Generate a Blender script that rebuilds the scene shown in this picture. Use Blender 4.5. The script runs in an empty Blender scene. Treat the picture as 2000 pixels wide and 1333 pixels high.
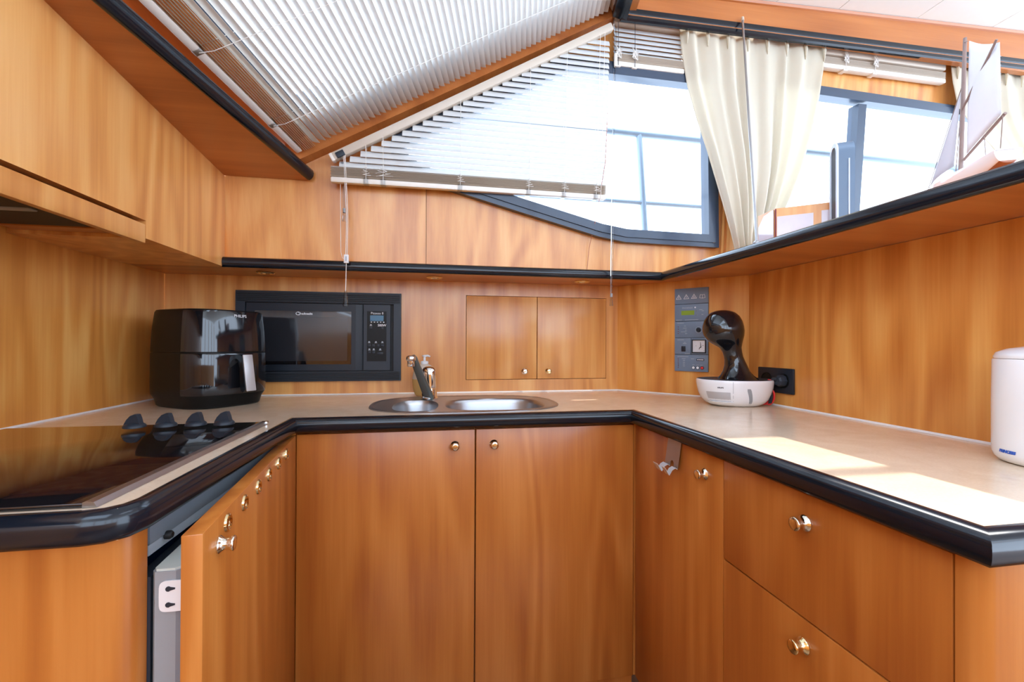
import bpy, bmesh, math, random
from mathutils import Vector, Matrix
random.seed(7)
sc = bpy.context.scene
COL = sc.collection
V = Vector
pi = math.pi
# The camera stands at the origin, X runs along the boat's side wall, Y is depth, Z is up; the cabin sole is at z = -1.10.

# ------------------------------------------------------------------ camera, sky, sun, exposure
cd = bpy.data.cameras.new('camera')
cam = bpy.data.objects.new('camera', cd); COL.objects.link(cam)
cd.sensor_width = 36.0
cd.lens = 856.0 / 2000.0 * 36.0
cd.clip_start = 0.02
_yaw, _pit, _rol = math.radians(10.07), math.radians(0.28), math.radians(0.226)
_f = V((math.sin(_yaw) * math.cos(_pit), math.cos(_yaw) * math.cos(_pit), math.sin(_pit)))
_r = V((math.cos(_yaw), -math.sin(_yaw), 0)); _u = _r.cross(_f)
_r2 = math.cos(_rol) * _r + math.sin(_rol) * _u; _u2 = -math.sin(_rol) * _r + math.cos(_rol) * _u
cam.matrix_world = Matrix(((_r2.x, _u2.x, -_f.x, 0), (_r2.y, _u2.y, -_f.y, 0), (_r2.z, _u2.z, -_f.z, 0), (0, 0, 0, 1)))
sc.camera = cam

w = bpy.data.worlds.new('sky'); sc.world = w; w.use_nodes = True
bg = w.node_tree.nodes['Background']
bg.inputs['Color'].default_value = (0.76, 0.92, 1.14, 1)
bg.inputs['Strength'].default_value = 1.0

sd = bpy.data.lights.new('sun', 'SUN'); sd.energy = 1.0; sd.angle = math.radians(0.9); sd.color = (1.0, 0.94, 0.86)
sun = bpy.data.objects.new('sun', sd); COL.objects.link(sun)
sun.rotation_euler = V((-0.25, 0.0, -1.0)).to_track_quat('-Z', 'Y').to_euler()
sun.location = (1.6, 0.5, 4)

sc.view_settings.view_transform = 'Standard'
sc.view_settings.look = 'None'
sc.view_settings.gamma = 1
sc.view_settings.use_curve_mapping = False
sc.view_settings.exposure = 2.5
try:
    sc.cycles.use_denoising = True
    sc.cycles.max_bounces = 10
    sc.cycles.diffuse_bounces = 5
    sc.cycles.transparent_max_bounces = 16
    sc.cycles.caustics_reflective = False
    sc.cycles.caustics_refractive = False
except Exception:
    pass

# ------------------------------------------------------------------ materials
def new_mat(name):
    m = bpy.data.materials.new(name); m.use_nodes = True
    nt = m.node_tree
    return m, nt, nt.nodes['Principled BSDF'], nt.links

def plain(name, col, rough=0.5, metal=0.0, coat=0.0, spec=0.5, var=0.06, vscale=30.0, emit=None, bump=0.0):
    m, nt, b, L = new_mat(name)
    tc = nt.nodes.new('ShaderNodeTexCoord')
    nz = nt.nodes.new('ShaderNodeTexNoise'); nz.inputs['Scale'].default_value = vscale; nz.inputs['Detail'].default_value = 3
    L.new(tc.outputs['Object'], nz.inputs['Vector'])
    mx = nt.nodes.new('ShaderNodeMix'); mx.data_type = 'RGBA'
    mx.inputs[6].default_value = tuple(min(1, c * (1 - var)) for c in col) + (1,)
    mx.inputs[7].default_value = tuple(min(1, c * (1 + var)) for c in col) + (1,)
    L.new(nz.outputs['Fac'], mx.inputs[0]); L.new(mx.outputs[2], b.inputs['Base Color'])
    b.inputs['Roughness'].default_value = rough; b.inputs['Metallic'].default_value = metal
    b.inputs['Coat Weight'].default_value = coat; b.inputs['Coat Roughness'].default_value = 0.06
    b.inputs['Specular IOR Level'].default_value = spec
    if bump:
        bp = nt.nodes.new('ShaderNodeBump'); bp.inputs['Strength'].default_value = bump; bp.inputs['Distance'].default_value = 0.001
        L.new(nz.outputs['Fac'], bp.inputs['Height']); L.new(bp.outputs['Normal'], b.inputs['Normal'])
    if emit:
        b.inputs['Emission Color'].default_value = tuple(emit[:3]) + (1,); b.inputs['Emission Strength'].default_value = emit[3]
    return m

def wood(name, axis, dark, mid, light, rough=0.3, coat=0.25, ring=9.0, seed=0.0):
    """cherry veneer; axis = direction of the grain (0 x, 1 y, 2 z)"""
    m, nt, b, L = new_mat(name)
    N = nt.nodes.new
    tc = N('ShaderNodeTexCoord'); oi = N('ShaderNodeObjectInfo')
    rnd = N('ShaderNodeVectorMath'); rnd.operation = 'SCALE'; rnd.inputs[0].default_value = (3.1, 5.7, 4.3)
    L.new(oi.outputs['Random'], rnd.inputs['Scale'])
    ad = N('ShaderNodeVectorMath'); ad.operation = 'ADD'
    L.new(tc.outputs['Object'], ad.inputs[0]); L.new(rnd.outputs[0], ad.inputs[1])
    def noise(along, across, scale, detail, dist):
        mp = N('ShaderNodeMapping'); s = [across] * 3; s[axis] = along
        mp.inputs['Scale'].default_value = s; mp.inputs['Location'].default_value = (seed, seed * 2, seed * 3)
        L.new(ad.outputs[0], mp.inputs['Vector'])
        n = N('ShaderNodeTexNoise'); n.inputs['Scale'].default_value = scale
        n.inputs['Detail'].default_value = detail; n.inputs['Distortion'].default_value = dist
        L.new(mp.outputs[0], n.inputs['Vector'])
        return n.outputs['Fac']
    big = noise(0.16, 1.0, 4.2, 1.5, 0.25)
    mul = N('ShaderNodeMath'); mul.operation = 'MULTIPLY'; mul.inputs[1].default_value = ring * 6.28
    L.new(big, mul.inputs[0])
    sn = N('ShaderNodeMath'); sn.operation = 'SINE'; L.new(mul.outputs[0], sn.inputs[0])
    mr = N('ShaderNodeMapRange'); mr.inputs[1].default_value = -1; mr.inputs[2].default_value = 1
    mr.inputs[3].default_value = 0; mr.inputs[4].default_value = 1
    L.new(sn.outputs[0], mr.inputs[0])
    fine = noise(0.035, 1.0, 190.0, 2.0, 0.0)
    streak = noise(0.05, 1.0, 22.0, 2.0, 0.1)
    cloud = noise(0.35, 1.0, 5.0, 2.0, 0.4)
    def madd(a, k, c):
        q = N('ShaderNodeMath'); q.operation = 'MULTIPLY_ADD'; q.inputs[1].default_value = k
        L.new(a, q.inputs[0])
        if isinstance(c, float): q.inputs[2].default_value = c
        else: L.new(c, q.inputs[2])
        return q.outputs[0]
    t = madd(mr.outputs[0], 0.26, -0.475)
    t = madd(fine, 0.26, t)
    t = madd(streak, 0.95, t)
    t = madd(cloud, 0.45, t)
    cr = N('ShaderNodeValToRGB')
    e = cr.color_ramp.elements
    e[0].position = 0.12; e[0].color = (*dark, 1); e[1].position = 0.88; e[1].color = (*light, 1)
    k = e.new(0.5); k.color = (*mid, 1)
    L.new(t, cr.inputs['Fac']); L.new(cr.outputs['Color'], b.inputs['Base Color'])
    b.inputs['Roughness'].default_value = rough
    b.inputs['Coat Weight'].default_value = coat; b.inputs['Coat Roughness'].default_value = 0.18
    return m

def sheet(name, col, trans=0.5, rough=0.6, tcol=None):
    """thin cloth or slat that lets light through"""
    m, nt, b, L = new_mat(name)
    b.inputs['Base Color'].default_value = (*col, 1); b.inputs['Roughness'].default_value = rough
    tr = nt.nodes.new('ShaderNodeBsdfTranslucent'); tr.inputs['Color'].default_value = (*(tcol or col), 1)
    tc = nt.nodes.new('ShaderNodeTexCoord'); nz = nt.nodes.new('ShaderNodeTexNoise'); nz.inputs['Scale'].default_value = 60
    L.new(tc.outputs['Object'], nz.inputs['Vector'])
    mx = nt.nodes.new('ShaderNodeMix'); mx.data_type = 'RGBA'
    mx.inputs[6].default_value = tuple(c * 0.96 for c in col) + (1,); mx.inputs[7].default_value = (*col, 1)
    L.new(nz.outputs['Fac'], mx.inputs[0]); L.new(mx.outputs[2], b.inputs['Base Color'])
    mix = nt.nodes.new('ShaderNodeMixShader'); mix.inputs[0].default_value = trans
    L.new(b.outputs[0], mix.inputs[1]); L.new(tr.outputs[0], mix.inputs[2])
    L.new(mix.outputs[0], nt.nodes['Material Output'].inputs['Surface'])
    return m

def clear(name, tint=(1, 1, 1), gloss=0.06, rough=0.02):
    m, nt, b, L = new_mat(name)
    tp = nt.nodes.new('ShaderNodeBsdfTransparent'); tp.inputs['Color'].default_value = (*tint, 1)
    gl = nt.nodes.new('ShaderNodeBsdfGlossy'); gl.inputs['Roughness'].default_value = rough
    fr = nt.nodes.new('ShaderNodeLayerWeight'); fr.inputs['Blend'].default_value = gloss
    mix = nt.nodes.new('ShaderNodeMixShader')
    L.new(fr.outputs['Fresnel'], mix.inputs[0]); L.new(tp.outputs[0], mix.inputs[1]); L.new(gl.outputs[0], mix.inputs[2])
    L.new(mix.outputs[0], nt.nodes['Material Output'].inputs['Surface'])
    nt.nodes.remove(b)
    return m

CD, CM, CL_ = (0.52, 0.19, 0.047), (0.71, 0.325, 0.092), (0.83, 0.47, 0.17)
WZ = wood('cherry_upright', 2, CD, CM, CL_)  # paler copy of the cherry; light haze on the upper walls is in its colour
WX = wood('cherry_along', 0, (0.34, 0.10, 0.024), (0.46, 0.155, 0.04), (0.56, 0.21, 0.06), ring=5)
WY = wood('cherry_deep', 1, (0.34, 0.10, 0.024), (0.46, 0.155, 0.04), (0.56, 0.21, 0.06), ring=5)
WDOOR = wood('cherry_door', 2, (0.34, 0.090, 0.015), (0.46, 0.150, 0.026), (0.58, 0.222, 0.050), ring=8, seed=2.3)
WSIDE = wood('cherry_figured', 2, (0.50, 0.165, 0.027), (0.67, 0.275, 0.057), (0.80, 0.42, 0.12), ring=10, seed=5.1)
BLACK = plain('black_gloss_trim', (0.006, 0.009, 0.015), 0.16, coat=0.1, spec=0.4)
STONE = None
def stone_mat():
    m, nt, b, L = new_mat('beige_laminate')
    tc = nt.nodes.new('ShaderNodeTexCoord')
    n1 = nt.nodes.new('ShaderNodeTexNoise'); n1.inputs['Scale'].default_value = 14; n1.inputs['Detail'].default_value = 6; n1.inputs['Distortion'].default_value = 1.2
    n2 = nt.nodes.new('ShaderNodeTexNoise'); n2.inputs['Scale'].default_value = 260; n2.inputs['Detail'].default_value = 2
    L.new(tc.outputs['Object'], n1.inputs['Vector']); L.new(tc.outputs['Object'], n2.inputs['Vector'])
    ma = nt.nodes.new('ShaderNodeMath'); ma.operation = 'MULTIPLY_ADD'; ma.inputs[1].default_value = 0.6
    m2 = nt.nodes.new('ShaderNodeMath'); m2.operation = 'MULTIPLY'; m2.inputs[1].default_value = 0.4
    L.new(n2.outputs['Fac'], m2.inputs[0]); L.new(n1.outputs['Fac'], ma.inputs[0]); L.new(m2.outputs[0], ma.inputs[2])
    cr = nt.nodes.new('ShaderNodeValToRGB'); e = cr.color_ramp.elements
    e[0].position = 0.3; e[0].color = (0.70, 0.54, 0.39, 1); e[1].position = 0.7; e[1].color = (0.82, 0.66, 0.50, 1)
    L.new(ma.outputs[0], cr.inputs['Fac']); L.new(cr.outputs['Color'], b.inputs['Base Color'])
    b.inputs['Roughness'].default_value = 0.22; b.inputs['Coat Weight'].default_value = 0.3; b.inputs['Coat Roughness'].default_value = 0.08
    return m
STONE = stone_mat()
STEEL = plain('brushed_steel', (0.44, 0.45, 0.47), 0.36, 1.0, var=0.03)
CHROME = plain('chrome', (0.80, 0.80, 0.80), 0.07, 1.0, var=0.01)
DULLMETAL = plain('dull_spout', (0.13, 0.155, 0.15), 0.28, 0.45, var=0.03)
BRASS = plain('brass_nickel', (0.86, 0.70, 0.40), 0.13, 1.0, var=0.02)
NICKEL = plain('nickel', (0.84, 0.79, 0.68), 0.12, 1.0, var=0.02)
GLASSBLK = plain('black_glass', (0.006, 0.006, 0.008), 0.03, coat=0.5)
BLKGLOSS = plain('black_gloss_plastic', (0.007, 0.008, 0.011), 0.08, coat=0.35)
BLKSATIN = plain('black_satin_plastic', (0.006, 0.006, 0.006), 0.38, spec=0.2)
NAVY = plain('dark_slate_plastic', (0.012, 0.017, 0.026), 0.4, spec=0.35)
NAVY2 = plain('slate_plastic', (0.022, 0.030, 0.043), 0.42, spec=0.35)
GROOVE = plain('groove_black', (0.004, 0.004, 0.005), 0.6)
WHITE = plain('white_gloss_plastic', (0.80, 0.81, 0.83), 0.14, coat=0.3, var=0.01)
WHITEPRINT = plain('white_print', (0.75, 0.77, 0.80), 0.5)
GREYPRINT = plain('grey_print', (0.38, 0.42, 0.47), 0.5)
BLUEPRINT = plain('blue_print', (0.02, 0.10, 0.50), 0.5)
DARKPRINT = plain('dark_print', (0.10, 0.10, 0.12), 0.5)
SILVER = plain('silver_plastic', (0.52, 0.52, 0.54), 0.35, 0.4)
FRAMEBLUE = plain('dark_window_rubber', (0.026, 0.046, 0.085), 0.35, coat=0.15)
SLATM = sheet('blind_slat', (0.86, 0.87, 0.86), 0.24, 0.45)
SLATW = sheet('side_blind_slat', (0.70, 0.72, 0.72), 0.07, 0.55)
RAILM = plain('blind_rail_beige', (0.62, 0.55, 0.46), 0.4, var=0.03)
RAILW = plain('blind_rail_white', (0.80, 0.77, 0.71), 0.4, var=0.02)
CORDM = plain('white_cord', (0.78, 0.76, 0.72), 0.7)
CLOTH = sheet('cream_curtain', (0.76, 0.72, 0.60), 0.32, 0.85, (0.80, 0.75, 0.62))
GLASS = clear('window_glass', (0.97, 0.985, 1.0), 0.08)
CLEARPL = clear('clear_plastic', (0.86, 0.88, 0.90), 0.25, 0.08)
CEIL = plain('ceiling_vinyl', (0.88, 0.885, 0.84), 0.6, var=0.02)
GREYP = plain('fridge_grey', (0.30, 0.32, 0.34), 0.45)
PALEP = plain('fridge_pale', (0.60, 0.64, 0.58), 0.45)
BLUEDK = plain('fridge_inner_blue', (0.02, 0.14, 0.42), 0.5)
STRIPG = plain('grey_blue_strip', (0.16, 0.20, 0.24), 0.4)
STRIPL = plain('light_blue_strip', (0.32, 0.40, 0.47), 0.4)
PANELBL = plain('panel_blue_grey', (0.15, 0.205, 0.285), 0.38)
LCD = plain('lcd_green', (0.22, 0.34, 0.03), 0.3)
LCDBLUE = plain('lcd_blue', (0.005, 0.10, 0.20), 0.25)
RED = plain('red_plastic', (0.70, 0.03, 0.03), 0.35)
BROWNW = plain('hull_brown', (0.30, 0.11, 0.045), 0.35, var=0.2)
SAILM = sheet('sail_cloth', (0.82, 0.84, 0.88), 0.2, 0.8)
JIBM = sheet('jib_gauze', (0.62, 0.62, 0.66), 0.6, 0.8)
SPAR = plain('spar_wood', (0.24, 0.17, 0.15), 0.5, var=0.15)
SOAP = sheet('soap_bottle', (0.80, 0.76, 0.68), 0.4, 0.2)
SOAPY = sheet('yellow_soap', (0.80, 0.60, 0.24), 0.4, 0.2)
PRONG = plain('pale_hook_steel', (0.72, 0.72, 0.74), 0.4, 0.35)
GREYSTEEL = plain('hook_steel', (0.42, 0.38, 0.36), 0.38, 0.85)
COPPER = plain('copper_wire', (0.40, 0.13, 0.08), 0.4, 0.3)
SEAL = plain('white_sealant', (0.78, 0.75, 0.72), 0.4)
FLOORM = wood('sole_wood', 1, (0.10, 0.05, 0.02), (0.16, 0.08, 0.035), (0.22, 0.11, 0.05))
PALEBOX = plain('pale_box_face', (0.60, 0.55, 0.60), 0.10, coat=0.5)  # pale colour carries the window reflections on the box front
DKRED = plain('dark_red_edge', (0.18, 0.02, 0.03), 0.3)
SLATEFAN = plain('slate_blue_plastic', (0.11, 0.17, 0.25), 0.35)
LIGHTFAN = plain('pale_blue_rim', (0.55, 0.63, 0.72), 0.35)
OLIVE = plain('rail_steel', (0.22, 0.27, 0.32), 0.4, 0.3)

# ------------------------------------------------------------------ building helpers
WLOC = {}
def thing(name, label, cat, loc=(0, 0, 0), rotz=0.0, group=None):
    o = bpy.data.objects.new(name, None); COL.objects.link(o)
    o.empty_display_size = 0.05
    o.location = loc; o.rotation_euler = (0, 0, rotz)
    o['label'] = label; o['category'] = cat
    if group: o['group'] = group
    WLOC[o] = V(loc) if rotz == 0.0 else None      # None: children are written in the thing's own frame
    return o
def structure(name, loc=(0, 0, 0)):
    o = bpy.data.objects.new(name, None); COL.objects.link(o); o.location = loc; o['kind'] = 'structure'
    WLOC[o] = V(loc)
    return o
def obj(name, bm, mat, parent=None, loc=None, smooth=35, label=None, kind=None):
    base = V((0, 0, 0))
    if parent is not None:
        base = WLOC[parent] if WLOC[parent] is not None else V((0, 0, 0))
    elif loc is not None:
        base = V(loc)
    for v in bm.verts: v.co -= base
    bmesh.ops.recalc_face_normals(bm, faces=bm.faces)
    me = bpy.data.meshes.new(name); bm.to_mesh(me); bm.free()
    me.materials.append(mat)
    if smooth:
        me.polygons.foreach_set('use_smooth', [True] * len(me.polygons))
        me.set_sharp_from_angle(angle=math.radians(smooth))
    o = bpy.data.objects.new(name, me); COL.objects.link(o)
    if parent is not None:
        o.parent = parent; WLOC[o] = WLOC[parent]
    elif loc is not None:
        o.location = loc
    if label: o['label'] = label
    if kind: o['kind'] = kind
    return o
def tag(o, label, cat, group=None):
    o['label'] = label; o['category'] = cat
    if group: o['group'] = group
    return o
def B(): return bmesh.new()
def box(bm, x0, x1, y0, y1, z0, z1, bev=0.0, seg=2):
    r = bmesh.ops.create_cube(bm, size=1.0)
    vs = r['verts']
    for v in vs:
        v.co = V(((x0 + x1) / 2 + v.co.x * (x1 - x0), (y0 + y1) / 2 + v.co.y * (y1 - y0), (z0 + z1) / 2 + v.co.z * (z1 - z0)))
    if bev:
        es = list({e for v in vs for e in v.link_edges})
        bmesh.ops.bevel(bm, geom=es, offset=bev, segments=seg, affect='EDGES', profile=0.5)
    return bm
def bx(*a, bev=0.0): return box(B(), *a, bev=bev)
def xform(bm, M):
    bmesh.ops.transform(bm, matrix=M, verts=bm.verts); return bm
def frame(o, ex, ey, ez):
    ex, ey, ez = V(ex), V(ey), V(ez)
    return Matrix(((ex.x, ey.x, ez.x, o[0]), (ex.y, ey.y, ez.y, o[1]), (ex.z, ey.z, ez.z, o[2]), (0, 0, 0, 1)))
def axis_frame(o, d):
    d = V(d).normalized()
    a = V((0, 0, 1)) if abs(d.z) < 0.9 else V((1, 0, 0))
    ex = a.cross(d).normalized(); ey = d.cross(ex)
    return frame(o, ex, ey, d)
def loft(bm, rings, cap0=True, cap1=True, close=True):
    vr = [[bm.verts.new(p) for p in r] for r in rings]
    n = len(vr[0])
    for a, b in zip(vr[:-1], vr[1:]):
        for i in range(n if close else n - 1):
            j = (i + 1) % n
            bm.faces.new((a[i], a[j], b[j], b[i]))
    if cap0: bm.faces.new(list(reversed(vr[0])))
    if cap1: bm.faces.new(vr[-1])
    return bm
def lathe(bm, prof, M=None, seg=24, cap0=True, cap1=True):
    rings = []
    for r, z in prof:
        rings.append([V((r * math.cos(2 * pi * i / seg), r * math.sin(2 * pi * i / seg), z)) for i in range(seg)])
    if M is not None: rings = [[M @ p for p in r] for r in rings]
    return loft(bm, rings, cap0, cap1)
def tube(bm, pts, r, seg=8, cap=True):
    pts = [V(p) for p in pts]
    rs = r if isinstance(r, (list, tuple)) else [r] * len(pts)
    rings = []; nprev = None
    for i, p in enumerate(pts):
        t = (pts[min(i + 1, len(pts) - 1)] - pts[max(i - 1, 0)]).normalized()
        if nprev is None:
            a = V((0, 0, 1)) if abs(t.z) < 0.9 else V((1, 0, 0))
            n = (a - a.dot(t) * t).normalized()
        else:
            n = (nprev - nprev.dot(t) * t).normalized()
        b = t.cross(n); nprev = n
        rings.append([p + rs[i] * (math.cos(2 * pi * k / seg) * n + math.sin(2 * pi * k / seg) * b) for k in range(seg)])
    return loft(bm, rings, cap, cap)
def prism(bm, pts, M, h):
    """outline (x, y) in the frame M, from z=0 to z=h"""
    a = [bm.verts.new(M @ V((x, y, 0))) for x, y in pts]
    b = [bm.verts.new(M @ V((x, y, h))) for x, y in pts]
    n = len(pts)
    bm.faces.new(list(reversed(a))); bm.faces.new(b)
    for i in range(n):
        j = (i + 1) % n
        bm.faces.new((a[i], a[j], b[j], b[i]))
    return bm
def sweep(bm, path, prof):
    """profile (offset to the right of travel, height) along a path, mitred"""
    path = [V(p) for p in path]; n = len(path); rings = []
    for i, p in enumerate(path):
        def rt(a, b):
            d = (b - a); d.z = 0; d.normalize(); return V((d.y, -d.x, 0))
        n0 = rt(path[max(i - 1, 0)], path[max(i, 1)]); n1 = rt(path[min(i, n - 2)], path[min(i + 1, n - 1)])
        m = (n0 + n1).normalized(); m = m / max(0.3, m.dot(n0))
        rings.append([p + m * o + V((0, 0, h)) for o, h in prof])
    return loft(bm, rings)
def selip(rx, ry, n, seg, z=0.0, cx=0.0, cy=0.0):
    out = []
    for i in range(seg):
        t = 2 * pi * i / seg; c, s = math.cos(t), math.sin(t)
        out.append(V((cx + rx * math.copysign(abs(c) ** (2 / n), c), cy + ry * math.copysign(abs(s) ** (2 / n), s), z)))
    return out
def curve_bm(cu):
    o = bpy.data.objects.new('tmp', cu); COL.objects.link(o)
    dg = bpy.context.evaluated_depsgraph_get()
    me = bpy.data.meshes.new_from_object(o.evaluated_get(dg))
    bm = B(); bm.from_mesh(me)
    bpy.data.meshes.remove(me); bpy.data.objects.remove(o)
    bmesh.ops.remove_doubles(bm, verts=bm.verts, dist=1e-6)
    return bm
def plate(loops, h, M=None):
    """flat plate with holes: first loop is the outline; from z=0 to z=h"""
    cu = bpy.data.curves.new('tmp', 'CURVE'); cu.dimensions = '2D'; cu.fill_mode = 'BOTH'; cu.extrude = h / 2
    for lp in loops:
        s = cu.splines.new('POLY'); s.points.add(len(lp) - 1)
        for p, q in zip(s.points, lp): p.co = (q[0], q[1], 0, 1)
        s.use_cyclic_u = True
    bm = curve_bm(cu); bpy.data.curves.remove(cu)
    xform(bm, Matrix.Translation((0, 0, h / 2)))
    if M is not None: xform(bm, M)
    return bm
def text_bm(s, size, M, h=0.0004, shear=0.0, sx=1.0, align='CENTER', off=0.0):
    cu = bpy.data.curves.new('tmp', 'FONT'); cu.body = s; cu.size = size; cu.align_x = align; cu.align_y = 'CENTER'
    cu.extrude = h / 2; cu.shear = shear; cu.resolution_u = 3; cu.offset = off
    bm = curve_bm(cu); bpy.data.curves.remove(cu)
    xform(bm, M @ Matrix.Diagonal((sx, 1, 1, 1)))
    return bm
def inset(poly, d):
    """shrink a counter-clockwise polygon by d"""
    n = len(poly); out = []
    for i in range(n):
        a, b, c = V(poly[i - 1]), V(poly[i]), V(poly[(i + 1) % n])
        e0 = (b - a).normalized(); e1 = (c - b).normalized()
        n0 = V((-e0.y, e0.x)); n1 = V((-e1.y, e1.x))
        m = (n0 + n1).normalized(); m = m / max(0.35, m.dot(n0))
        q = b + m * d; out.append((q.x, q.y))
    return out
def ccw(p):
    s = sum(p[i - 1][0] * p[i][1] - p[i][0] * p[i - 1][1] for i in range(len(p)))
    return list(p) if s > 0 else list(reversed(p))
def knob(parent, p, d, s=1.0, mat=None, name='knob'):
    prof = [(0.0, 0), (0.0125, 0), (0.0130, 0.002), (0.0110, 0.0045), (0.0095, 0.0058), (0.0078, 0.009), (0.0076, 0.013),
            (0.0090, 0.0160), (0.0106, 0.0178), (0.0110, 0.0198), (0.0100, 0.0215), (0.006, 0.0222), (0.0001, 0.0224)]
    prof = [(max(r, 0.0001) * s, z * s) for r, z in prof]
    return obj(name, lathe(B(), prof, axis_frame(p, d), 20, True, True), mat or NICKEL, parent, smooth=50)

# ------------------------------------------------------------------ measurements
ZC = -0.2           # worktop level
YB = 1.766          # side wall behind the worktop
XL, XR = -0.954, 1.10
ZS0, ZS1 = 0.245, 0.275   # shelf underside and top
def YU(z): return 1.585 - 0.07 * (z - 0.28)     # leaning upper side wall
LEAN = V((0, -0.07, 1)).normalized()
WN = V((0, -1, -0.07)).normalized()             # towards the cabin
# upper-wall frame: x along X, y up the leaning wall, z towards the cabin
WALLM = Matrix(((1, 0, 0, 0), (0, -0.07, WN.y, YU(0)), (0, 1, WN.z, 0), (0, 0, 0, 1)))
# raked windscreen frame: d along the screen's foot, e up the pillar, n into the cabin
WD = V((0.2044504, 0.97644536, -0.0689529)); WE = V((0.87670556, -0.03306801, 0.47988943)); WNN = V((0.46935821, -0.15960297, -0.86846403))
WQ = V((-0.435, 1.52, 0.6255))
WSM = frame(WQ, WD, WE, WNN)

# ------------------------------------------------------------------ the setting
def S(name, bm, mat, **k):
    o = obj(name, bm, mat, smooth=k.pop('smooth', 30), **k); o['kind'] = 'structure'; return o
S('floor', bx(-1.2, 3.4, -2.4, 1.8, -1.14, -1.10), FLOORM)
# lower side wall behind the worktop, with openings for the oven and the cupboard
MW = (-0.716, -0.127, -0.147, 0.191)
CU = (0.1255, 0.7205, -0.149, 0.192)
FW = frame((0, YB + 0.02, 0), (1, 0, 0), (0, 0, 1), (0, -1, 0))
rect = lambda x0, x1, z0, z1: [(x0, z0), (x1, z0), (x1, z1), (x0, z1)]
S('wall_back', plate([rect(XL, 0.772, -0.30, 0.26), rect(MW[0] + .012, MW[1] - .012, MW[2] + .012, MW[3] - .012), rect(*CU)], 0.02, FW), WZ)
S('light_block_wall', bx(-1.2, 1.13, 1.790, 1.81, -1.10, 0.275), GROOVE)  # unseen black wall added behind the joinery to stop stray light
# diagonal corner
DL = 0.5035; du = V((0.6515, -0.7587, 0)); dn = V((-0.7587, -0.6515, 0)); D0 = V((0.772, YB, 0))
DM = frame(D0, du, (0, 0, 1), dn)
S('wall_diagonal', prism(B(), [(0, -0.30), (DL, -0.30), (DL, 0.26), (0, 0.26)], frame(D0 - dn * 0.02, du, (0, 0, 1), dn), 0.02), WSIDE)
S('wall_right', bx(XR, XR + 0.025, 0.30, 1.386, -1.10, 0.244), WSIDE)
S('wall_left', bx(XL - 0.025, XL, -2.2, YB, -1.10, 0.30), WSIDE)
S('wall_rear', bx(-1.0, 3.3, -2.26, -2.2, -1.10, 0.12), WZ)
for i, x in enumerate((-0.95, 0.1, 1.15, 2.2, 3.25)):
    S('trim_%d' % (i + 10), bx(x - 0.04, x + 0.04, -2.25, -2.19, -0.10, 1.25), WZ)

# ceiling: vinyl panels with open joints, and an unseen opening added to shape the sun patch
ceil = structure('ceiling', (1.5, 0.0, 1.30))
def zc(x): return 1.298 + 0.038 * (x - 1.535)
CX = [0.30, 1.165, 1.535, 1.902, 2.284, 2.70, 3.10]
HY0, HY1, HX0, HX1 = 0.12, 0.832, 0.86, 1.26  # bounds of the added opening, set by where the sun should land
def cpanel(x0, x1, y0, y1, cut=None):
    bm = B(); g = 0.0012
    a = [bm.verts.new(p) for p in ((x0 + g, y0, zc(x0)), (x1 - g, y0, zc(x1)), (x1 - g, y1, zc(x1)), (x0 + g, y1, zc(x0)))]
    b = [bm.verts.new(v.co + V((0, 0, 0.012))) for v in a]
    bm.faces.new(a); bm.faces.new(b)
    for i in range(4): bm.faces.new((a[i], a[(i + 1) % 4], b[(i + 1) % 4], b[i]))
    obj('panel', bm, CEIL, ceil)
for x0, x1 in ((0.62, HX0), (HX0, HX1), (HX1, 1.535)):
    if x0 == HX0:
        cpanel(x0, x1, HY1, 1.46); cpanel(x0, x1, -2.2, HY0)
    else:
        cpanel(x0, x1, -2.2, 1.46)
for x0, x1 in zip(CX[2:-1], CX[3:]): cpanel(x0, x1, -2.2, 1.46)
cpanel(0.32, 0.62, -2.2, 0.6)
obj('roof_shell', bx(0.62, HX0, -2.3, 1.62, 1.315, 1.34), CEIL, ceil)
obj('roof_shell', bx(HX1, 3.3, -2.3, 1.62, 1.37, 1.40), CEIL, ceil)
obj('roof_shell', bx(-1.2, 0.62, -2.3, -0.7, 1.315, 1.34), CEIL, ceil)
obj('shadow_bar', bx(HX0, HX1, 0.565, 0.605, 1.31, 1.35), CEIL, ceil)  # unseen bar added to cast the shadow stripe across the sun patch

# upper side wall: three veneer sheets under, between and above the windows
W2 = ccw([(-0.153, 0.670), (-0.139, 0.706), (0.455, 1.031), (1.058, 1.029), (1.098, 0.380), (0.707, 0.385), (0.603, 0.400), (0.300, 0.474), (0.037, 0.540), (-0.05, 0.563), (-0.105, 0.593), (-0.142, 0.630)])
W3 = ccw([(1.27, 0.380), (2.80, 0.380), (2.80, 1.010), (1.27, 1.040)])
upper = structure('wall_upper', (0.3, YU(0.5), 0.5))
outer = [(-0.70, 0.2755), (3.2, 0.2755), (3.2, 1.33), (0.70, 1.33), (0.655, 1.215), (-0.45, 0.610), (-0.70, 0.610)]
obj('backing', plate([outer, inset(W2, 0.010), inset(W3, 0.010)], 0.004, WALLM @ Matrix.Translation((0, 0, -0.0225))), GROOVE, upper)
full = plate([outer, inset(W2, 0.012), inset(W3, 0.012)], 0.018, WALLM @ Matrix.Translation((0, 0, -0.018)))
def sheet_part(x0, x1):
    bm = full.copy()
    for x, s in ((x0, -1), (x1, 1)):
        if x is None: continue
        geo = bm.verts[:] + bm.edges[:] + bm.faces[:]
        r = bmesh.ops.bisect_plane(bm, geom=geo, plane_co=(x, 0, 0), plane_no=(s, 0, 0), clear_outer=True)
        ed = [e for e in r['geom_cut'] if isinstance(e, bmesh.types.BMEdge)]
        try: bmesh.ops.contextual_create(bm, geom=ed)
        except Exception: pass
    obj('panel', bm, WZ, upper)
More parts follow.
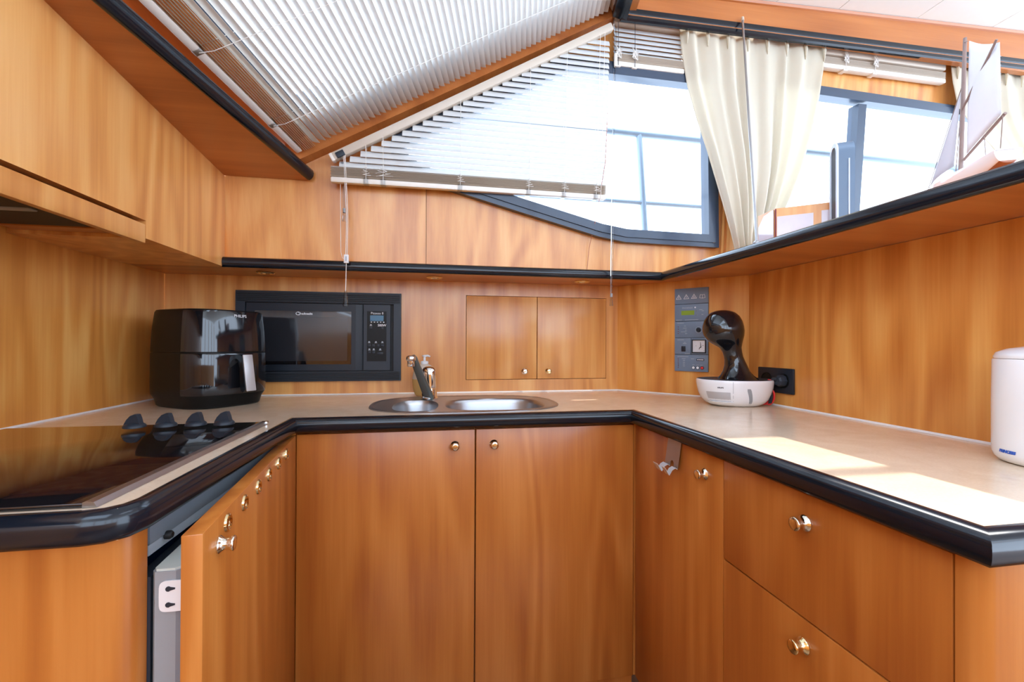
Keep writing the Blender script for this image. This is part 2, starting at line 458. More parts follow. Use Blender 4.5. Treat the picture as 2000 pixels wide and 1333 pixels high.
sheet_part(None, -0.0305); sheet_part(-0.0290, 0.673); sheet_part(0.674, 1.118); sheet_part(1.119, None)
full.free()
S('wall_back_saloon', bx(1.13, 3.2, 1.60, 1.62, -1.10, 0.274), WZ)
# slim upright mouldings between the two side windows
for i, (x, wd) in enumerate(((1.127, 0.010), (1.152, 0.014))):
    bm = B(); prism(bm, [(x - wd / 2, 0.276), (x + wd / 2, 0.276), (x + wd / 2, 1.05), (x - wd / 2, 1.05)], frame(WALLM @ V((0, 0, 0.0)), (1, 0, 0), LEAN, WN), 0.008)
    S('trim_%d' % (i + 5), bm, WZ)

def window(name, poly, fw, mull=()):
    o = structure(name, (sum(p[0] for p in poly) / len(poly), YU(0.7), 0.7))
    inn = inset(poly, fw)
    obj('frame', plate([poly, inn], 0.05, WALLM @ Matrix.Translation((0, 0, -0.020))), FRAMEBLUE, o)
    obj('gasket', plate([inset(poly, fw * 0.42), inset(poly, fw * 1.12)], 0.016, WALLM @ Matrix.Translation((0, 0, 0.020))), FRAMEBLUE, o)
    obj('pane', plate([inset(poly, fw * 0.9)], 0.004, WALLM @ Matrix.Translation((0, 0, 0.0))), GLASS, o)
    for x0, x1 in mull:
        obj('mullion', prism(B(), rect(x0, x1, 0.40, 0.985), WALLM @ Matrix.Translation((0, 0, -0.018)), 0.046), FRAMEBLUE, o)
    return o
window('window_2', W2, 0.042)
window('window_3', W3, 0.034, ((1.70, 1.738),))
bm = lathe(B(), [(0.004, 0), (0.0035, 0.003), (0.0001, 0.004)], axis_frame(WALLM @ V((1.072, 0.400, 0.030)), WN), 10)
o = obj('screw', bm, NICKEL, bpy.data.objects['window_2'])

# raked windscreen: wooden rail, dark rubber frame, glass, pillar
ws = structure('window_1', WQ)
def wsbox(d0, d1, e0, e1, n0, n1): return xform(bx(d0, d1, e0, e1, n0, n1), WSM)
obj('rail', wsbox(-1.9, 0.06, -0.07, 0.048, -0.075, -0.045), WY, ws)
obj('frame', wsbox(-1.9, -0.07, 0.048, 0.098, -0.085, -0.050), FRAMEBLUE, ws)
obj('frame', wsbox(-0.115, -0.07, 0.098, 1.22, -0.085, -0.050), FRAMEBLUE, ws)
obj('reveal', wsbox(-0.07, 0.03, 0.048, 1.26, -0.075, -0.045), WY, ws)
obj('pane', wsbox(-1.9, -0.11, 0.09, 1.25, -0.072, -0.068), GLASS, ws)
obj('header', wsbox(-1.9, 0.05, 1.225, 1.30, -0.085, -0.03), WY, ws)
S('trim_1', wsbox(0.012, 0.047, -0.035, 1.235, -0.05, 0.022), WY, loc=WSM @ V((0.03, 0.5, 0)))
# fascia over the side windows with its black moulding
fas = structure('trim_2', (1.5, 1.45, 1.24))
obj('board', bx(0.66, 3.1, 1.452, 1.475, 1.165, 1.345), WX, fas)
MOULD = [(0.0, -0.024), (0.010, -0.024), (0.016, -0.019), (0.016, -0.008), (0.009, -0.002), (0.012, 0.004), (0.012, 0.020), (0.006, 0.026), (0.0, 0.026)]
p0 = V((0.652, 1.462, 1.168)); slope = V((2.45, 0, 0.040))
obj('moulding', sweep(B(), [p0 + V((-0.008, 0, 0)), p0 + slope], MOULD), BLACK, fas)
bmm = B()
back = V((-0.16, -0.80, 0.062))
pr = [(-0.030, -0.012), (0.020, -0.022), (0.026, 0.0), (0.020, 0.020), (-0.030, 0.016)]
st = p0 + V((-0.006, -0.006, -0.002))
loft(bmm, [[q + V((a, 0, b)) for a, b in pr] for q in (st, st + back)])
obj('moulding', bmm, BLACK, fas)
bmm = B(); loft(bmm, [[q + V((a, 0, b)) for a, b in ((0.014, 0.010), (0.060, 0.016), (0.060, 0.14), (0.014, 0.14))] for q in (st + V((0, 0.02, 0)), st + back)])
obj('side_board', bmm, WY, fas)
S('trim_3', sweep(B(), [V((0.69, 1.452, zc(0.69) - 0.002)), V((3.1, 1.452, zc(3.1) - 0.002))], [(0, -0.010), (0.006, -0.008), (0.010, 0.0), (0, 0.002)]), WX, loc=(1.5, 1.45, 1.29))  # strip added for the thin shadow line where fascia meets ceiling

# ------------------------------------------------------------------ worktop
wt = thing('worktop', 'beige speckled U-shaped worktop with a black bullnose edge', 'worktop', (0.1, 1.5, ZC))
top = [(XL, 0.60), (-0.372, 0.60), (-0.372, 1.24), (0.597, 1.24), (0.597, 0.386), (XR, 0.386), (XR, 1.384), (0.772, YB), (XL, YB)]
SKX, SKY, SRX, SRY = 0.103, 1.447, 0.302, 0.198
def ell(cx, cy, rx, ry, n, seg=40): return [(p.x, p.y) for p in selip(rx, ry, n, seg, 0, cx, cy)]
bowlL = (-0.056, 1.407, 0.070, 0.122, 2.6)
bowlR = (0.193, 1.410, 0.160, 0.132, 3.0)
hole = ell(SKX, SKY, SRX - 0.012, SRY - 0.012, 2.7)
obj('slab', plate([top, hole], 0.038, Matrix.Translation((0, 0, ZC - 0.038))), STONE, wt)
EDGE = [(0.0, 0.0), (0.003, 0.0015), (0.010, 0.0015), (0.017, -0.002), (0.0215, -0.009), (0.0225, -0.018), (0.0215, -0.028), (0.017, -0.036), (0.010, -0.039), (0.0, -0.039)]
path = [(XL, 0.600), (-0.405, 0.600), (-0.388, 0.604), (-0.377, 0.614), (-0.372, 0.632), (-0.372, 1.24), (0.597, 1.24), (0.597, 0.386), (XR, 0.386)]
obj('edge_trim', sweep(B(), [V((x, y, ZC)) for x, y in path], EDGE), BLACK, wt, label='black glossy bullnose edge', smooth=50)
sw = [V((XL, 0.62, ZC)), V((XL, YB, ZC)), V((0.772, YB, ZC)), V((XR, 1.384, ZC)), V((XR, 0.39, ZC))]
obj('sealant', sweep(B(), sw, [(-0.0005, 0), (0.0045, 0.0002), (0.002, 0.003), (0.0, 0.0048), (-0.0005, 0.005)]), SEAL, wt, label='white sealant bead along the walls')

# ------------------------------------------------------------------ shelf round the galley
sh = thing('wall_shelf', 'cherry shelf over the galley with a black glossy front edge', 'shelf', (0.3, 1.6, ZS0))
sp = [(-0.674, 1.560), (0.868, 1.560), (0.868, 0.28), (1.42, 0.28), (1.42, 1.585), (1.10, 1.62), (0.80, 1.764), (-0.950, 1.764), (-0.950, 1.572), (-0.674, 1.572)]
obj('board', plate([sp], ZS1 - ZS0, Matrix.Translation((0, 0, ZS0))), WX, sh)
SEDGE = [(0.0, 0.000), (0.007, 0.000), (0.0115, 0.005), (0.013, 0.016), (0.0115, 0.027), (0.006, 0.0325), (0.0, 0.033)]
obj('edge_trim', sweep(B(), [V((-0.676, 1.562, ZS0 - .002)), V((0.866, 1.562, ZS0 - .002)), V((0.866, 0.28, ZS0 - .002))], SEDGE), BLACK, sh, label='black glossy rounded shelf edge', smooth=50)
for x, y, lb in ((-0.585, 1.668, 'brass recessed downlight above the microwave oven'), (0.0, 1.662, 'brass recessed downlight above the sink tap'), (0.574, 1.655, 'brass recessed downlight above the pair of cupboard doors')):
    t = thing('downlight', lb, 'light', (x, y, ZS0), group='downlights under the shelf')
    M = frame((x, y, ZS0), (1, 0, 0), (0, -1, 0), (0, 0, -1))
    obj('ring', lathe(B(), [(0.017, 0), (0.030, 0), (0.031, 0.0015), (0.027, 0.004), (0.019, 0.003), (0.017, 0.0005)], M, 28, False, False), BRASS, t)
    obj('lens', lathe(B(), [(0.018, 0.0004), (0.012, 0.0022), (0.0001, 0.003)], M, 20), CHROME, t)

# ------------------------------------------------------------------ overhead cabinet, hood, sloping dash shelf
def zsof(y): return 0.541 + (1.57 - y) * 0.0815
oc = thing('overhead_cabinet', 'cherry overhead cabinet running along the wall over the hob', 'cabinet', (-0.81, 0.6, ZS0))
prof = [(1.570, ZS0), (1.570, zsof(1.57)), (-0.5, zsof(-0.5)), (-0.5, 0.287), (1.1735, 0.287), (1.1735, ZS0)]
obj('body', prism(B(), prof, frame((XL + .001, 0, 0), (0, 1, 0), (0, 0, 1), (1, 0, 0)), -0.674 - XL - .001), WZ, oc)
hd = thing('cooker_hood', 'slim cooker hood with wood front strip and black filter below the cabinet', 'cooker hood', (-0.81, 0.7, 0.25))
obj('front_panel', bx(-0.689, -0.674, -0.45, 1.172, 0.2335, 0.2775, bev=0.0008), WZ, hd)
obj('housing', bx(-0.945, -0.700, -0.45, 1.168, 0.262, 0.286), BLKSATIN, hd)
obj('filter', bx(-0.930, -0.706, -0.2, 1.12, 0.254, 0.262), GROOVE, hd)
obj('grey_strip', bx(-0.80, -0.715, 0.62, 0.66, 0.2515, 0.256, bev=0.001), STRIPL, hd)  # grey-blue strip across the underside of the filter
obj('rear_rail', bx(-0.930, -0.706, 1.125, 1.166, 0.252, 0.262), WX, hd)
for y in (0.75, 0.98): obj('filter_clip', bx(-0.84, -0.76, y, y + 0.02, 0.2515, 0.256, bev=0.002), GREYP, hd)

ds = thing('dash_shelf', 'sloping cherry dash shelf with black rounded edge under the windscreen blind', 'shelf', (-0.55, 1.2, 0.57))
def dx(y): return -0.418 + (y - 1.549) * 0.2586
ys = (-0.3, 1.562)
bm = B()
a = [V((-0.6742, 0.60, zsof(0.60))), V((dx(0.60), 0.60, zsof(0.60))), V((dx(ys[1]), ys[1], zsof(ys[1]))), V((-0.6742, ys[1], zsof(ys[1])))]
loft(bm, [a, [p + V((0, 0, 0.020)) for p in a]])
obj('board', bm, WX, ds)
DEDGE = [(-0.001, -0.001), (0.006, -0.003), (0.014, 0.001), (0.020, 0.009), (0.022, 0.019), (0.019, 0.029), (0.011, 0.035), (0.004, 0.036), (-0.001, 0.035)]
obj('edge_trim', sweep(B(), [V((dx(y), y, zsof(y))) for y in (0.50, 1.552)], DEDGE), BLACK, ds, label='black glossy rounded edge', smooth=50)
bm = B(); loft(bm, [[V((dx(y) - 0.012 + a, y, zsof(y) + 0.034 + b)) for a, b in ((-0.16, 0.0), (0.0, 0.0), (0.004, 0.006), (-0.16, 0.02))] for y in (0.50, 1.552)])
obj('top_lip', bm, WY, ds)

# ------------------------------------------------------------------ base cabinets
ZD = -0.245
sc_ = thing('sink_cabinet', 'cherry base cabinet with two tall doors below the sink', 'cabinet', (0.12, 1.5, -1.10))
obj('body', bx(-0.358, 0.600, 1.262, 1.745, -1.09, -0.240), WDOOR, sc_)
obj('stile', bx(-0.374, -0.3585, 1.2405, 1.262, -1.0, -0.2395), WDOOR, sc_)
obj('stile', bx(0.5955, 0.6215, 1.2425, 1.2615, -1.0, -0.2395), WDOOR, sc_)
for x0, x1, kx in ((-0.3565, 0.1145, 0.059), (0.1185, 0.5935, 0.169)):
    d = obj('door', bx(x0, x1, 1.240, 1.260, -1.0, ZD, bev=0.0012), WDOOR, sc_)
    knob(d, (kx, 1.240, -0.288), (0, -1, 0))
dc = thing('drawer_cabinet', 'cherry base cabinet with a narrow door and two deep drawers', 'cabinet', (0.85, 0.8, -1.10))
obj('body', bx(0.6225, 1.098, 0.414, 1.261, -1.09, -0.240), WDOOR, dc)
d = obj('door', bx(0.600, 0.620, 0.8325, 1.2375, -1.0, ZD, bev=0.0012), WDOOR, dc)
knob(d, (0.600, 0.893, -0.292), (-1, 0, 0))
for z0, z1, kz, ky in ((-0.4495, ZD, -0.293, 0.624), (-1.0, -0.4525, -0.495, 0.627)):
    d = obj('drawer', bx(0.600, 0.620, 0.417, 0.8295, z0, z1, bev=0.0012), WDOOR, dc)
    knob(d, (0.600, ky, kz), (-1, 0, 0), 1.04, BRASS if z0 < -0.9 else NICKEL)
post = [(0.600, 0.4145), (0.6005, 0.405), (0.604, 0.397), (0.611, 0.391), (0.620, 0.3885), (1.098, 0.3885), (1.098, 0.413), (0.622, 0.4145)]
obj('corner_post', prism(B(), post, Matrix.Translation((0, 0, -1.0)), 1.0 - 0.2395), WDOOR, dc, smooth=50)
fc = thing('fridge_cabinet', 'cherry base cabinet under the hob with its door standing ajar', 'cabinet', (-0.65, 0.9, -1.10))
ep = [(-0.952, 0.622), (-0.410, 0.622), (-0.393, 0.6255), (-0.380, 0.635), (-0.3735, 0.649), (-0.3725, 0.657), (-0.390, 0.659), (-0.952, 0.652)]
obj('end_panel', prism(B(), ep, Matrix.Translation((0, 0, -1.0)), 1.0 - 0.2395), WDOOR, fc, smooth=50)
obj('plinth', bx(-0.95, -0.40, 0.66, 1.24, -1.10, -1.0), BLKSATIN, fc)
ddir = V((0.1092, -0.994, 0)); dnr = V((0.994, 0.1092, 0))
DH = V((-0.357, 1.238, 0))
DMX = frame(DH, ddir, (0, 0, 1), dnr)       # x along the door from its hinge, y up, z out of its face
bm = xform(bx(0.0, 0.621, -1.0, ZD, -0.0245, 0.0, bev=0.0015), DMX)
dr = obj('door', bm, WDOOR, fc)
knob(dr, DMX @ V((0.566, -0.283, 0)), dnr, 0.95)
ROS = [(0.0001, 0.0006), (0.0062, 0.0010), (0.0075, 0.0026), (0.0105, 0.0040), (0.0125, 0.0030), (0.0135, 0.0)]
for u_ in (0.531, 0.448, 0.365, 0.286, 0.202, 0.122):
    obj('vent_rosette', lathe(B(), ROS, axis_frame(DMX @ V((u_, -0.266, 0)), dnr), 20), BRASS, dr, label='small round brass vent')
fr = thing('refrigerator', 'grey built-in refrigerator behind the door that stands ajar', 'refrigerator', (-0.66, 0.95, -1.0))
obj('body', bx(-0.93, -0.46, 0.668, 1.236, -0.99, -0.315), BLUEDK, fr)
obj('lining', bx(-0.93, -0.50, 0.668, 1.236, -0.312, -0.243), BLUEDK, fr)
obj('top_strip', bx(-0.41, -0.373, 0.664, 1.236, -0.2725, -0.2415, bev=0.001), STRIPG, fr)
obj('vent_strip', bx(-0.41, -0.375, 0.664, 1.236, -0.288, -0.2735, bev=0.001), STRIPL, fr)
obj('peg', lathe(B(), [(0.006, 0), (0.006, 0.006), (0.004, 0.009)], axis_frame((-0.374, 0.700, -0.2745), (1, 0, 0)), 12), GROOVE, fr)
fd = [(-0.412, 1.236), (-0.372, 1.236), (-0.331, 0.660), (-0.337, 0.654), (-0.362, 0.654), (-0.367, 0.660)]
f_ = obj('door', prism(B(), fd, Matrix.Translation((0, 0, -1.0)), 0.695), GREYP, fr)
obj('top_cap', prism(B(), [(-0.410, 1.234), (-0.374, 1.234), (-0.334, 0.661), (-0.339, 0.656), (-0.361, 0.656), (-0.365, 0.661)], Matrix.Translation((0, 0, -0.305)), 0.003), PALEP, f_)
obj('gasket', prism(B(), [(-0.430, 1.236), (-0.4135, 1.236), (-0.3685, 0.657), (-0.388, 0.659)], Matrix.Translation((0, 0, -1.0)), 0.688), NAVY2, f_)
M = frame((-0.3395, 0.6535, -0.337), (1, 0, 0), (0, 0, 1), (0, -1, 0))
br = obj('bracket', plate([ell(0, 0, 0.0165, 0.0205, 5, 28)], 0.002, M), WHITE, f_, label='white plastic bracket with two keyhole slots')
for dz in (0.010, -0.011):
    obj('screw', prism(B(), [(0.0035 * math.cos(t * .7), 0.0035 * math.sin(t * .7)) for t in range(1, 9)] + [(0.008, -0.0008), (0.008, 0.0012)], M @ Matrix.Translation((-0.005, dz, 0.002)), 0.0008), NAVY2, br)

# ------------------------------------------------------------------ hob
hb = thing('hob', 'black glass ceramic hob with a steel edge strip', 'hob', (-0.67, 0.9, ZC))
gz = ZC + 0.006
obj('glass', bx(-0.936, -0.414, 0.607, 1.157, ZC + 0.0005, gz, bev=0.001), GLASSBLK, hb)
bm = B(); loft(bm, [[V((-0.414 + a, y, ZC + b)) for a, b in ((0, 0.0005), (0, 0.0068), (0.004, 0.0085), (0.012, 0.0070), (0.016, 0.0005))] for y in (0.607, 1.150)])
obj('edge_strip', bm, STEEL, hb)
obj('corner_cap', bx(-0.414, -0.397, 1.150, 1.162, ZC + 0.0005, ZC + 0.0075, bev=0.002), CHROME, hb)
fin = [(-0.021, 0), (-0.0195, 0.008), (-0.014, 0.019), (-0.006, 0.0285), (0.004, 0.0325), (0.009, 0.0315), (0.0125, 0.022), (0.0150, 0.011), (0.019, 0.0055), (0.020, 0)]
for x, y in ((-0.664, 1.122), (-0.604, 1.128), (-0.544, 1.132), (-0.485, 1.134)):
    k = obj('control_knob', lathe(B(), [(0.0215, 0), (0.0215, 0.003), (0.0195, 0.0065), (0.0150, 0.009), (0.0001, 0.0105)], Matrix.Translation((x, y, gz + 0.0008)), 24), NAVY2, hb)
    bm = B()
    sect = [(-0.5, 0), (-0.42, 0.6), (-0.2, 1.0), (0.2, 1.0), (0.42, 0.6), (0.5, 0)]
    M = Matrix.Translation((x, y, gz + 0.001)) @ Matrix.Rotation(math.radians(-8), 4, 'Z')
    rings = [[M @ V((px * (1 - 0.06 * abs(t)), t * 0.013, pz * (1 - 0.10 * abs(t) * 2))) for px, pz in fin] for t in (-0.5, -0.3, 0.3, 0.5)]
    loft(bm, rings)
    obj('grip', bm, NAVY2, k)

# ------------------------------------------------------------------ sink, tap, soap
sk = thing('sink', 'stainless steel sink with one small and one large bowl', 'sink', (SKX, SKY, ZC))
L_ = ell(*bowlL[:4], bowlL[4]); R_ = ell(*bowlR[:4], bowlR[4])
obj('rim', plate([ell(SKX, SKY, SRX, SRY, 2.7, 64), L_, R_], 0.0022, Matrix.Translation((0, 0, ZC + 0.0004))), STEEL, sk)
ring = [selip(SRX * s, SRY * t, 2.7, 64, ZC + z, SKX, SKY) for s, t, z in ((1.0, 1.0, 0.0026), (0.985, 0.977, 0.0046), (0.965, 0.947, 0.0046), (0.95, 0.925, 0.0026))]
obj('bead', loft(B(), ring, False, False), STEEL, sk, smooth=60)
for (cx, cy, rx, ry, n), nm in ((bowlL, 'small'), (bowlR, 'large')):
    rr = [selip(rx * s, ry * s, n, 40, ZC + z, cx, cy) for s, z in ((1.03, 0.0030), (1.0, 0.0032), (0.975, -0.002), (0.955, -0.012), (0.94, -0.10), (0.88, -0.128), (0.6, -0.135), (0.2, -0.138))]
    bw = obj('bowl', loft(B(), rr, False, True), STEEL, sk, smooth=60)
    obj('drain', lathe(B(), [(0.030, 0), (0.028, 0.003), (0.018, 0.002), (0.0001, 0.001)], Matrix.Translation((cx, cy, ZC - 0.1375)), 20), CHROME, bw)
tp = thing('tap', 'chrome mixer tap with a flat leaning spout behind the sink', 'tap', (-0.016, 1.578, ZC))
obj('body', lathe(B(), [(0.030, 0.0030), (0.030, 0.008), (0.0265, 0.012), (0.0265, 0.045), (0.0255, 0.0455), (0.0255, 0.0465), (0.0265, 0.047), (0.0268, 0.088), (0.0255, 0.0885), (0.0255, 0.090), (0.0268, 0.0905), (0.0262, 0.102), (0.021, 0.112), (0.012, 0.117), (0.0001, 0.118)], Matrix.Translation((-0.016, 1.578, ZC)), 32), CHROME, tp, smooth=50)
bm = B()
a, b = V((-0.020, 1.532, ZC + 0.022)), V((-0.066, 1.462, -0.052))
ax = (b - a).normalized(); side = V((0.955, -0.2, 0.22)); side = (side - side.dot(ax) * ax).normalized(); upv = side.cross(ax)
rings = []
for t, wv, hv in ((-0.12, 0.0165, 0.012), (0, 0.0165, 0.0125), (0.25, 0.0155, 0.0115), (0.6, 0.0135, 0.010), (0.85, 0.0125, 0.0095), (1.0, 0.0125, 0.010), (1.07, 0.008, 0.007)):
    c = a + (b - a) * t
    rings.append([c + side * wv * math.copysign(abs(math.cos(q)) ** 0.7, math.cos(q)) + upv * hv * math.copysign(abs(math.sin(q)) ** 0.7, math.sin(q)) for q in [2 * pi * i / 20 for i in range(20)]])
sp_ = obj('spout', loft(bm, rings), DULLMETAL, tp, smooth=60)
hc = V((-0.073, 1.445, -0.046))
obj('aerator', lathe(B(), [(0.0001, -0.031), (0.0105, -0.031), (0.0115, -0.030), (0.0115, -0.0135), (0.0125, -0.013), (0.0150, -0.011), (0.0155, -0.004), (0.0135, 0.002), (0.008, 0.005), (0.0001, 0.0055)], Matrix.Translation(hc), 24), CHROME, sp_, smooth=50)
obj('collar', lathe(B(), [(0.016, -0.006), (0.020, -0.004), (0.020, 0.012), (0.017, 0.016)], frame(V((-0.021, 1.545, ZC + 0.016)), (1, 0, 0), (0, 0.55, 0.83), (0, -0.83, 0.55)), 20), CHROME, tp)
so = thing('soap_dispenser', 'clear pump bottle of yellow soap standing behind the tap', 'soap bottle', (-0.036, 1.70, ZC))
SM = Matrix.Translation((-0.036, 1.70, ZC + 0.0005))
def ovring(rx, ry, z, n=2.4): return [SM @ p for p in selip(rx, ry, n, 28, z)]
obj('bottle', loft(B(), [ovring(rx, ry, z) for rx, ry, z in ((0.0445, 0.0305, 0.0625), (0.0445, 0.0308, 0.066), (0.041, 0.029, 0.09), (0.034, 0.024, 0.108), (0.020, 0.016, 0.116), (0.012, 0.012, 0.119), (0.012, 0.012, 0.124))]), SOAP, so, smooth=60)
obj('soap', loft(B(), [ovring(rx, ry, z) for rx, ry, z in ((0.030, 0.022, 0.0), (0.036, 0.026, 0.006), (0.043, 0.030, 0.03), (0.0447, 0.031, 0.055), (0.0445, 0.0308, 0.0620))]), SOAPY, so, smooth=60)
pm = obj('pump', lathe(B(), [(0.0145, 0.119), (0.0150, 0.121), (0.0145, 0.129), (0.006, 0.131), (0.0045, 0.132), (0.0045, 0.146), (0.009, 0.147), (0.0095, 0.152), (0.0001, 0.154)], SM, 20), WHITEPRINT, so)
obj('nozzle', tube(B(), [SM @ V(p) for p in ((0, 0, 0.150), (0.014, -0.004, 0.150), (0.021, -0.006, 0.147))], [0.0045, 0.004, 0.003]), WHITEPRINT, pm)

# ------------------------------------------------------------------ built-in microwave oven
mo = thing('microwave_oven', 'dark built-in microwave oven with louvred frame in the side wall', 'microwave oven', (-0.42, YB, 0.02))
MF = frame((0, YB - 0.001, 0), (1, 0, 0), (0, 0, 1), (0, -1, 0))        # x, z, outwards
inn = (-0.684, -0.155, -0.110, 0.149)
obj('frame', plate([rect(MW[0], MW[1], MW[2], MW[3]), rect(inn[0], inn[1], inn[2], inn[3])], 0.012, MF), NAVY2, mo)
for z0, z1 in ((-0.144, -0.112), (0.152, 0.186)):
    n = 5; h = (z1 - z0) / n
    obj('louvre_bed', prism(B(), rect(MW[0] + 0.005, MW[1] - 0.005, z0 - 0.001, z1), MF, 0.0124), GROOVE, mo)
    for k in range(n):
        obj('louvre', prism(B(), [(-0.001, 0), (0.004, h * 0.12), (0.004, h * 0.40), (-0.001, h * 0.55)], frame((MW[0] + 0.006, YB - 0.013, z0 + k * h), (0, -1, 0), (0, 0, 1), (1, 0, 0)), MW[1] - MW[0] - 0.012), NAVY2, mo)
obj('recess', bx(inn[0] - .01, inn[1] + .01, YB + 0.004, YB + 0.018, inn[2] - .01, inn[3] + .01), GROOVE, mo)
dd = obj('door', prism(B(), rect(-0.681, -0.296, -0.107, 0.146), MF, 0.008), NAVY, mo)
obj('window', prism(B(), rect(-0.652, -0.312, -0.083, 0.118), MF @ Matrix.Translation((0, 0, 0.008)), 0.0012), GLASSBLK, dd, label='black glossy oven window')
obj('screen', prism(B(), rect(-0.640, -0.326, -0.070, 0.096), MF @ Matrix.Translation((0, 0, 0.0092)), 0.0006), plain('mesh_screen', (0.020, 0.022, 0.027), 0.12, coat=0.4, vscale=900), dd)
obj('grip_edge', prism(B(), [(-0.296, 0.008), (-0.270, -0.002), (-0.270, -0.012), (-0.296, -0.012)], frame((0, YB - 0.001, -0.107), (1, 0, 0), (0, -1, 0), (0, 0, -1)) @ Matrix.Translation((0, 0, -0.253)), 0.253), NAVY, dd)
lt = MF @ Matrix.Translation((0, 0, 0.0094))
obj('emblem', plate([ell(-0.5015, 0.108, 0.0090, 0.0065, 2, 24), ell(-0.5035, 0.108, 0.0048, 0.0045, 2, 20)], 0.0004, lt), WHITEPRINT, dd, label='white round maker emblem')
obj('emblem_bar', prism(B(), rect(-0.4985, -0.4968, 0.1035, 0.1125), lt, 0.0005), GROOVE, dd)
obj('lettering', text_bm('auknecht', 0.0108, lt @ Matrix.Translation((-0.491, 0.1075, 0)), align='LEFT', off=0.0004), WHITEPRINT, dd, label='white maker lettering')
cp = obj('control_panel', prism(B(), rect(-0.267, -0.168, -0.107, 0.146), MF, 0.009), NAVY2, mo)
fp = MF @ Matrix.Translation((0, 0, 0.009))
obj('fascia', prism(B(), rect(-0.2545, -0.182, -0.072, 0.121), fp, 0.0006), BLKSATIN, cp)
fp2 = fp @ Matrix.Translation((0, 0, 0.0007))
obj('display', prism(B(), rect(-0.243, -0.193, 0.083, 0.105), fp2, 0.0005), LCDBLUE, cp, label='blue display')
obj('lettering', text_bm('Pizzezo 8', 0.0125, fp2 @ Matrix.Translation((-0.217, 0.1128, 0))), WHITEPRINT, cp)
obj('lettering', text_bm('500W', 0.0125, fp2 @ Matrix.Translation((-0.199, 0.0665, 0)), off=0.0002), WHITEPRINT, cp)
bm = B()
for k in range(5): prism(bm, rect(-0.241 + k * 0.0115, -0.236 + k * 0.0115, 0.0775, 0.0805), fp2, 0.0004)
o = obj('marks', bm, WHITEPRINT, cp, kind='stuff')
for x, z, wv in ((-0.240, 0.056, 0.005), (-0.198, 0.056, 0.005), (-0.246, -0.011, 0.006), (-0.230, -0.011, 0.005), (-0.213, -0.011, 0.005), (-0.197, -0.011, 0.006), (-0.245, -0.038, 0.005), (-0.229, -0.038, 0.005), (-0.205, -0.042, 0.011)):
    obj('button', box(B(), 0, 0, 0, 0, 0, 0) if 0 else xform(bx(x - wv, x + wv, z - 0.0045, z + 0.0045, 0, 0.0012, bev=0.0005), fp2), NAVY, cp)
bm = B()
for x, z in ((-0.246, 0.000), (-0.221, 0.000), (-0.197, 0.000), (-0.245, -0.028), (-0.229, -0.028), (-0.205, -0.028), (-0.240, 0.066)):
    prism(bm, rect(x - 0.003, x + 0.003, z, z + 0.005), fp2, 0.0004); prism(bm, rect(x - 0.005, x + 0.005, z - 0.002, z - 0.0008), fp2, 0.0004)
obj('marks', bm, GREYPRINT, cp, kind='stuff')

# ------------------------------------------------------------------ flush cupboard beside the oven
cu_ = thing('wall_cupboard', 'flush cherry wall cupboard with two small doors above the sink', 'cupboard', (0.42, YB, 0.02))
obj('body', bx(0.126, 0.720, YB + 0.0165, YB + 0.0195, -0.1485, 0.1915), GROOVE, cu_)
for x0, x1, kx in ((0.1275, 0.4175, 0.366), (0.4205, 0.7190, 0.467)):
    d = obj('door', bx(x0, x1, YB - 0.0005, YB + 0.016, -0.147, 0.190, bev=0.001), WZ, cu_)
    knob(d, (kx, YB - 0.0005, -0.116), (0, -1, 0), 0.98, NICKEL if kx < 0.4 else BRASS)

# ------------------------------------------------------------------ air fryer (own frame: x = front, y = across)
af = thing('air_fryer', 'large black air fryer with a silver drawer handle on the worktop', 'air fryer', (-0.716, 1.570, ZC + 0.0003), math.radians(-34))
FR = [(0.080, 0.0), (0.86, 0.0), (0.900, 0.004), (0.935, 0.024), (0.995, 0.040), (1.0, 0.075), (0.998, 0.16), (0.996, 0.1655), (0.985, 0.1660), (0.985, 0.1690), (0.995, 0.1695), (0.975, 0.235), (0.945, 0.275), (0.930, 0.292), (0.905, 0.298), (0.60, 0.2995)]
def fring(s, z): return selip(0.150 * s, 0.128 * s, 3.4, 72, z)
obj('body', loft(B(), [fring(s, z) for s, z in FR]), BLKSATIN, af, smooth=40)
def arc_shell(bm, s0, zs, a0, a1, n=26, th=0.003):
    rings = []
    for z, k in zs:
        o_, i_ = [], []
        for q in range(n + 1):
            t = a0 + (a1 - a0) * q / n; c, s = math.cos(t), math.sin(t); m = 2 / 3.4
            P = V((0.150 * k * math.copysign(abs(c) ** m, c), 0.128 * k * math.copysign(abs(s) ** m, s), z))
            o_.append(P * 1.0 + V((0, 0, 0))); i_.append(V((P.x * (1 - th / 0.14), P.y * (1 - th / 0.14), z)))
        rings.append(o_ + list(reversed(i_)))
    return loft(bm, rings)
a_ = math.radians(74)
obj('front_cover', arc_shell(B(), 1, [(0.1705, 1.004), (0.20, 0.996), (0.235, 0.983), (0.262, 0.966), (0.288, 0.944), (0.294, 0.934)], -a_, a_), BLKGLOSS, af, smooth=60)
dw = obj('drawer', arc_shell(B(), 1, [(0.0405, 1.000), (0.044, 1.010), (0.075, 1.012), (0.12, 1.011), (0.1605, 1.006), (0.1645, 1.000)], -a_, a_), BLKGLOSS, af, smooth=60)
hnd = [(0.148, 0.160), (0.172, 0.161), (0.181, 0.157), (0.199, 0.056), (0.188, 0.046), (0.176, 0.052), (0.170, 0.120), (0.164, 0.140), (0.148, 0.142)]
bm = B(); loft(bm, [[V((x, y, z)) for x, z in hnd] for y in (-0.017, -0.013, 0.013, 0.017)])
obj('handle', bm, BLKGLOSS, dw)
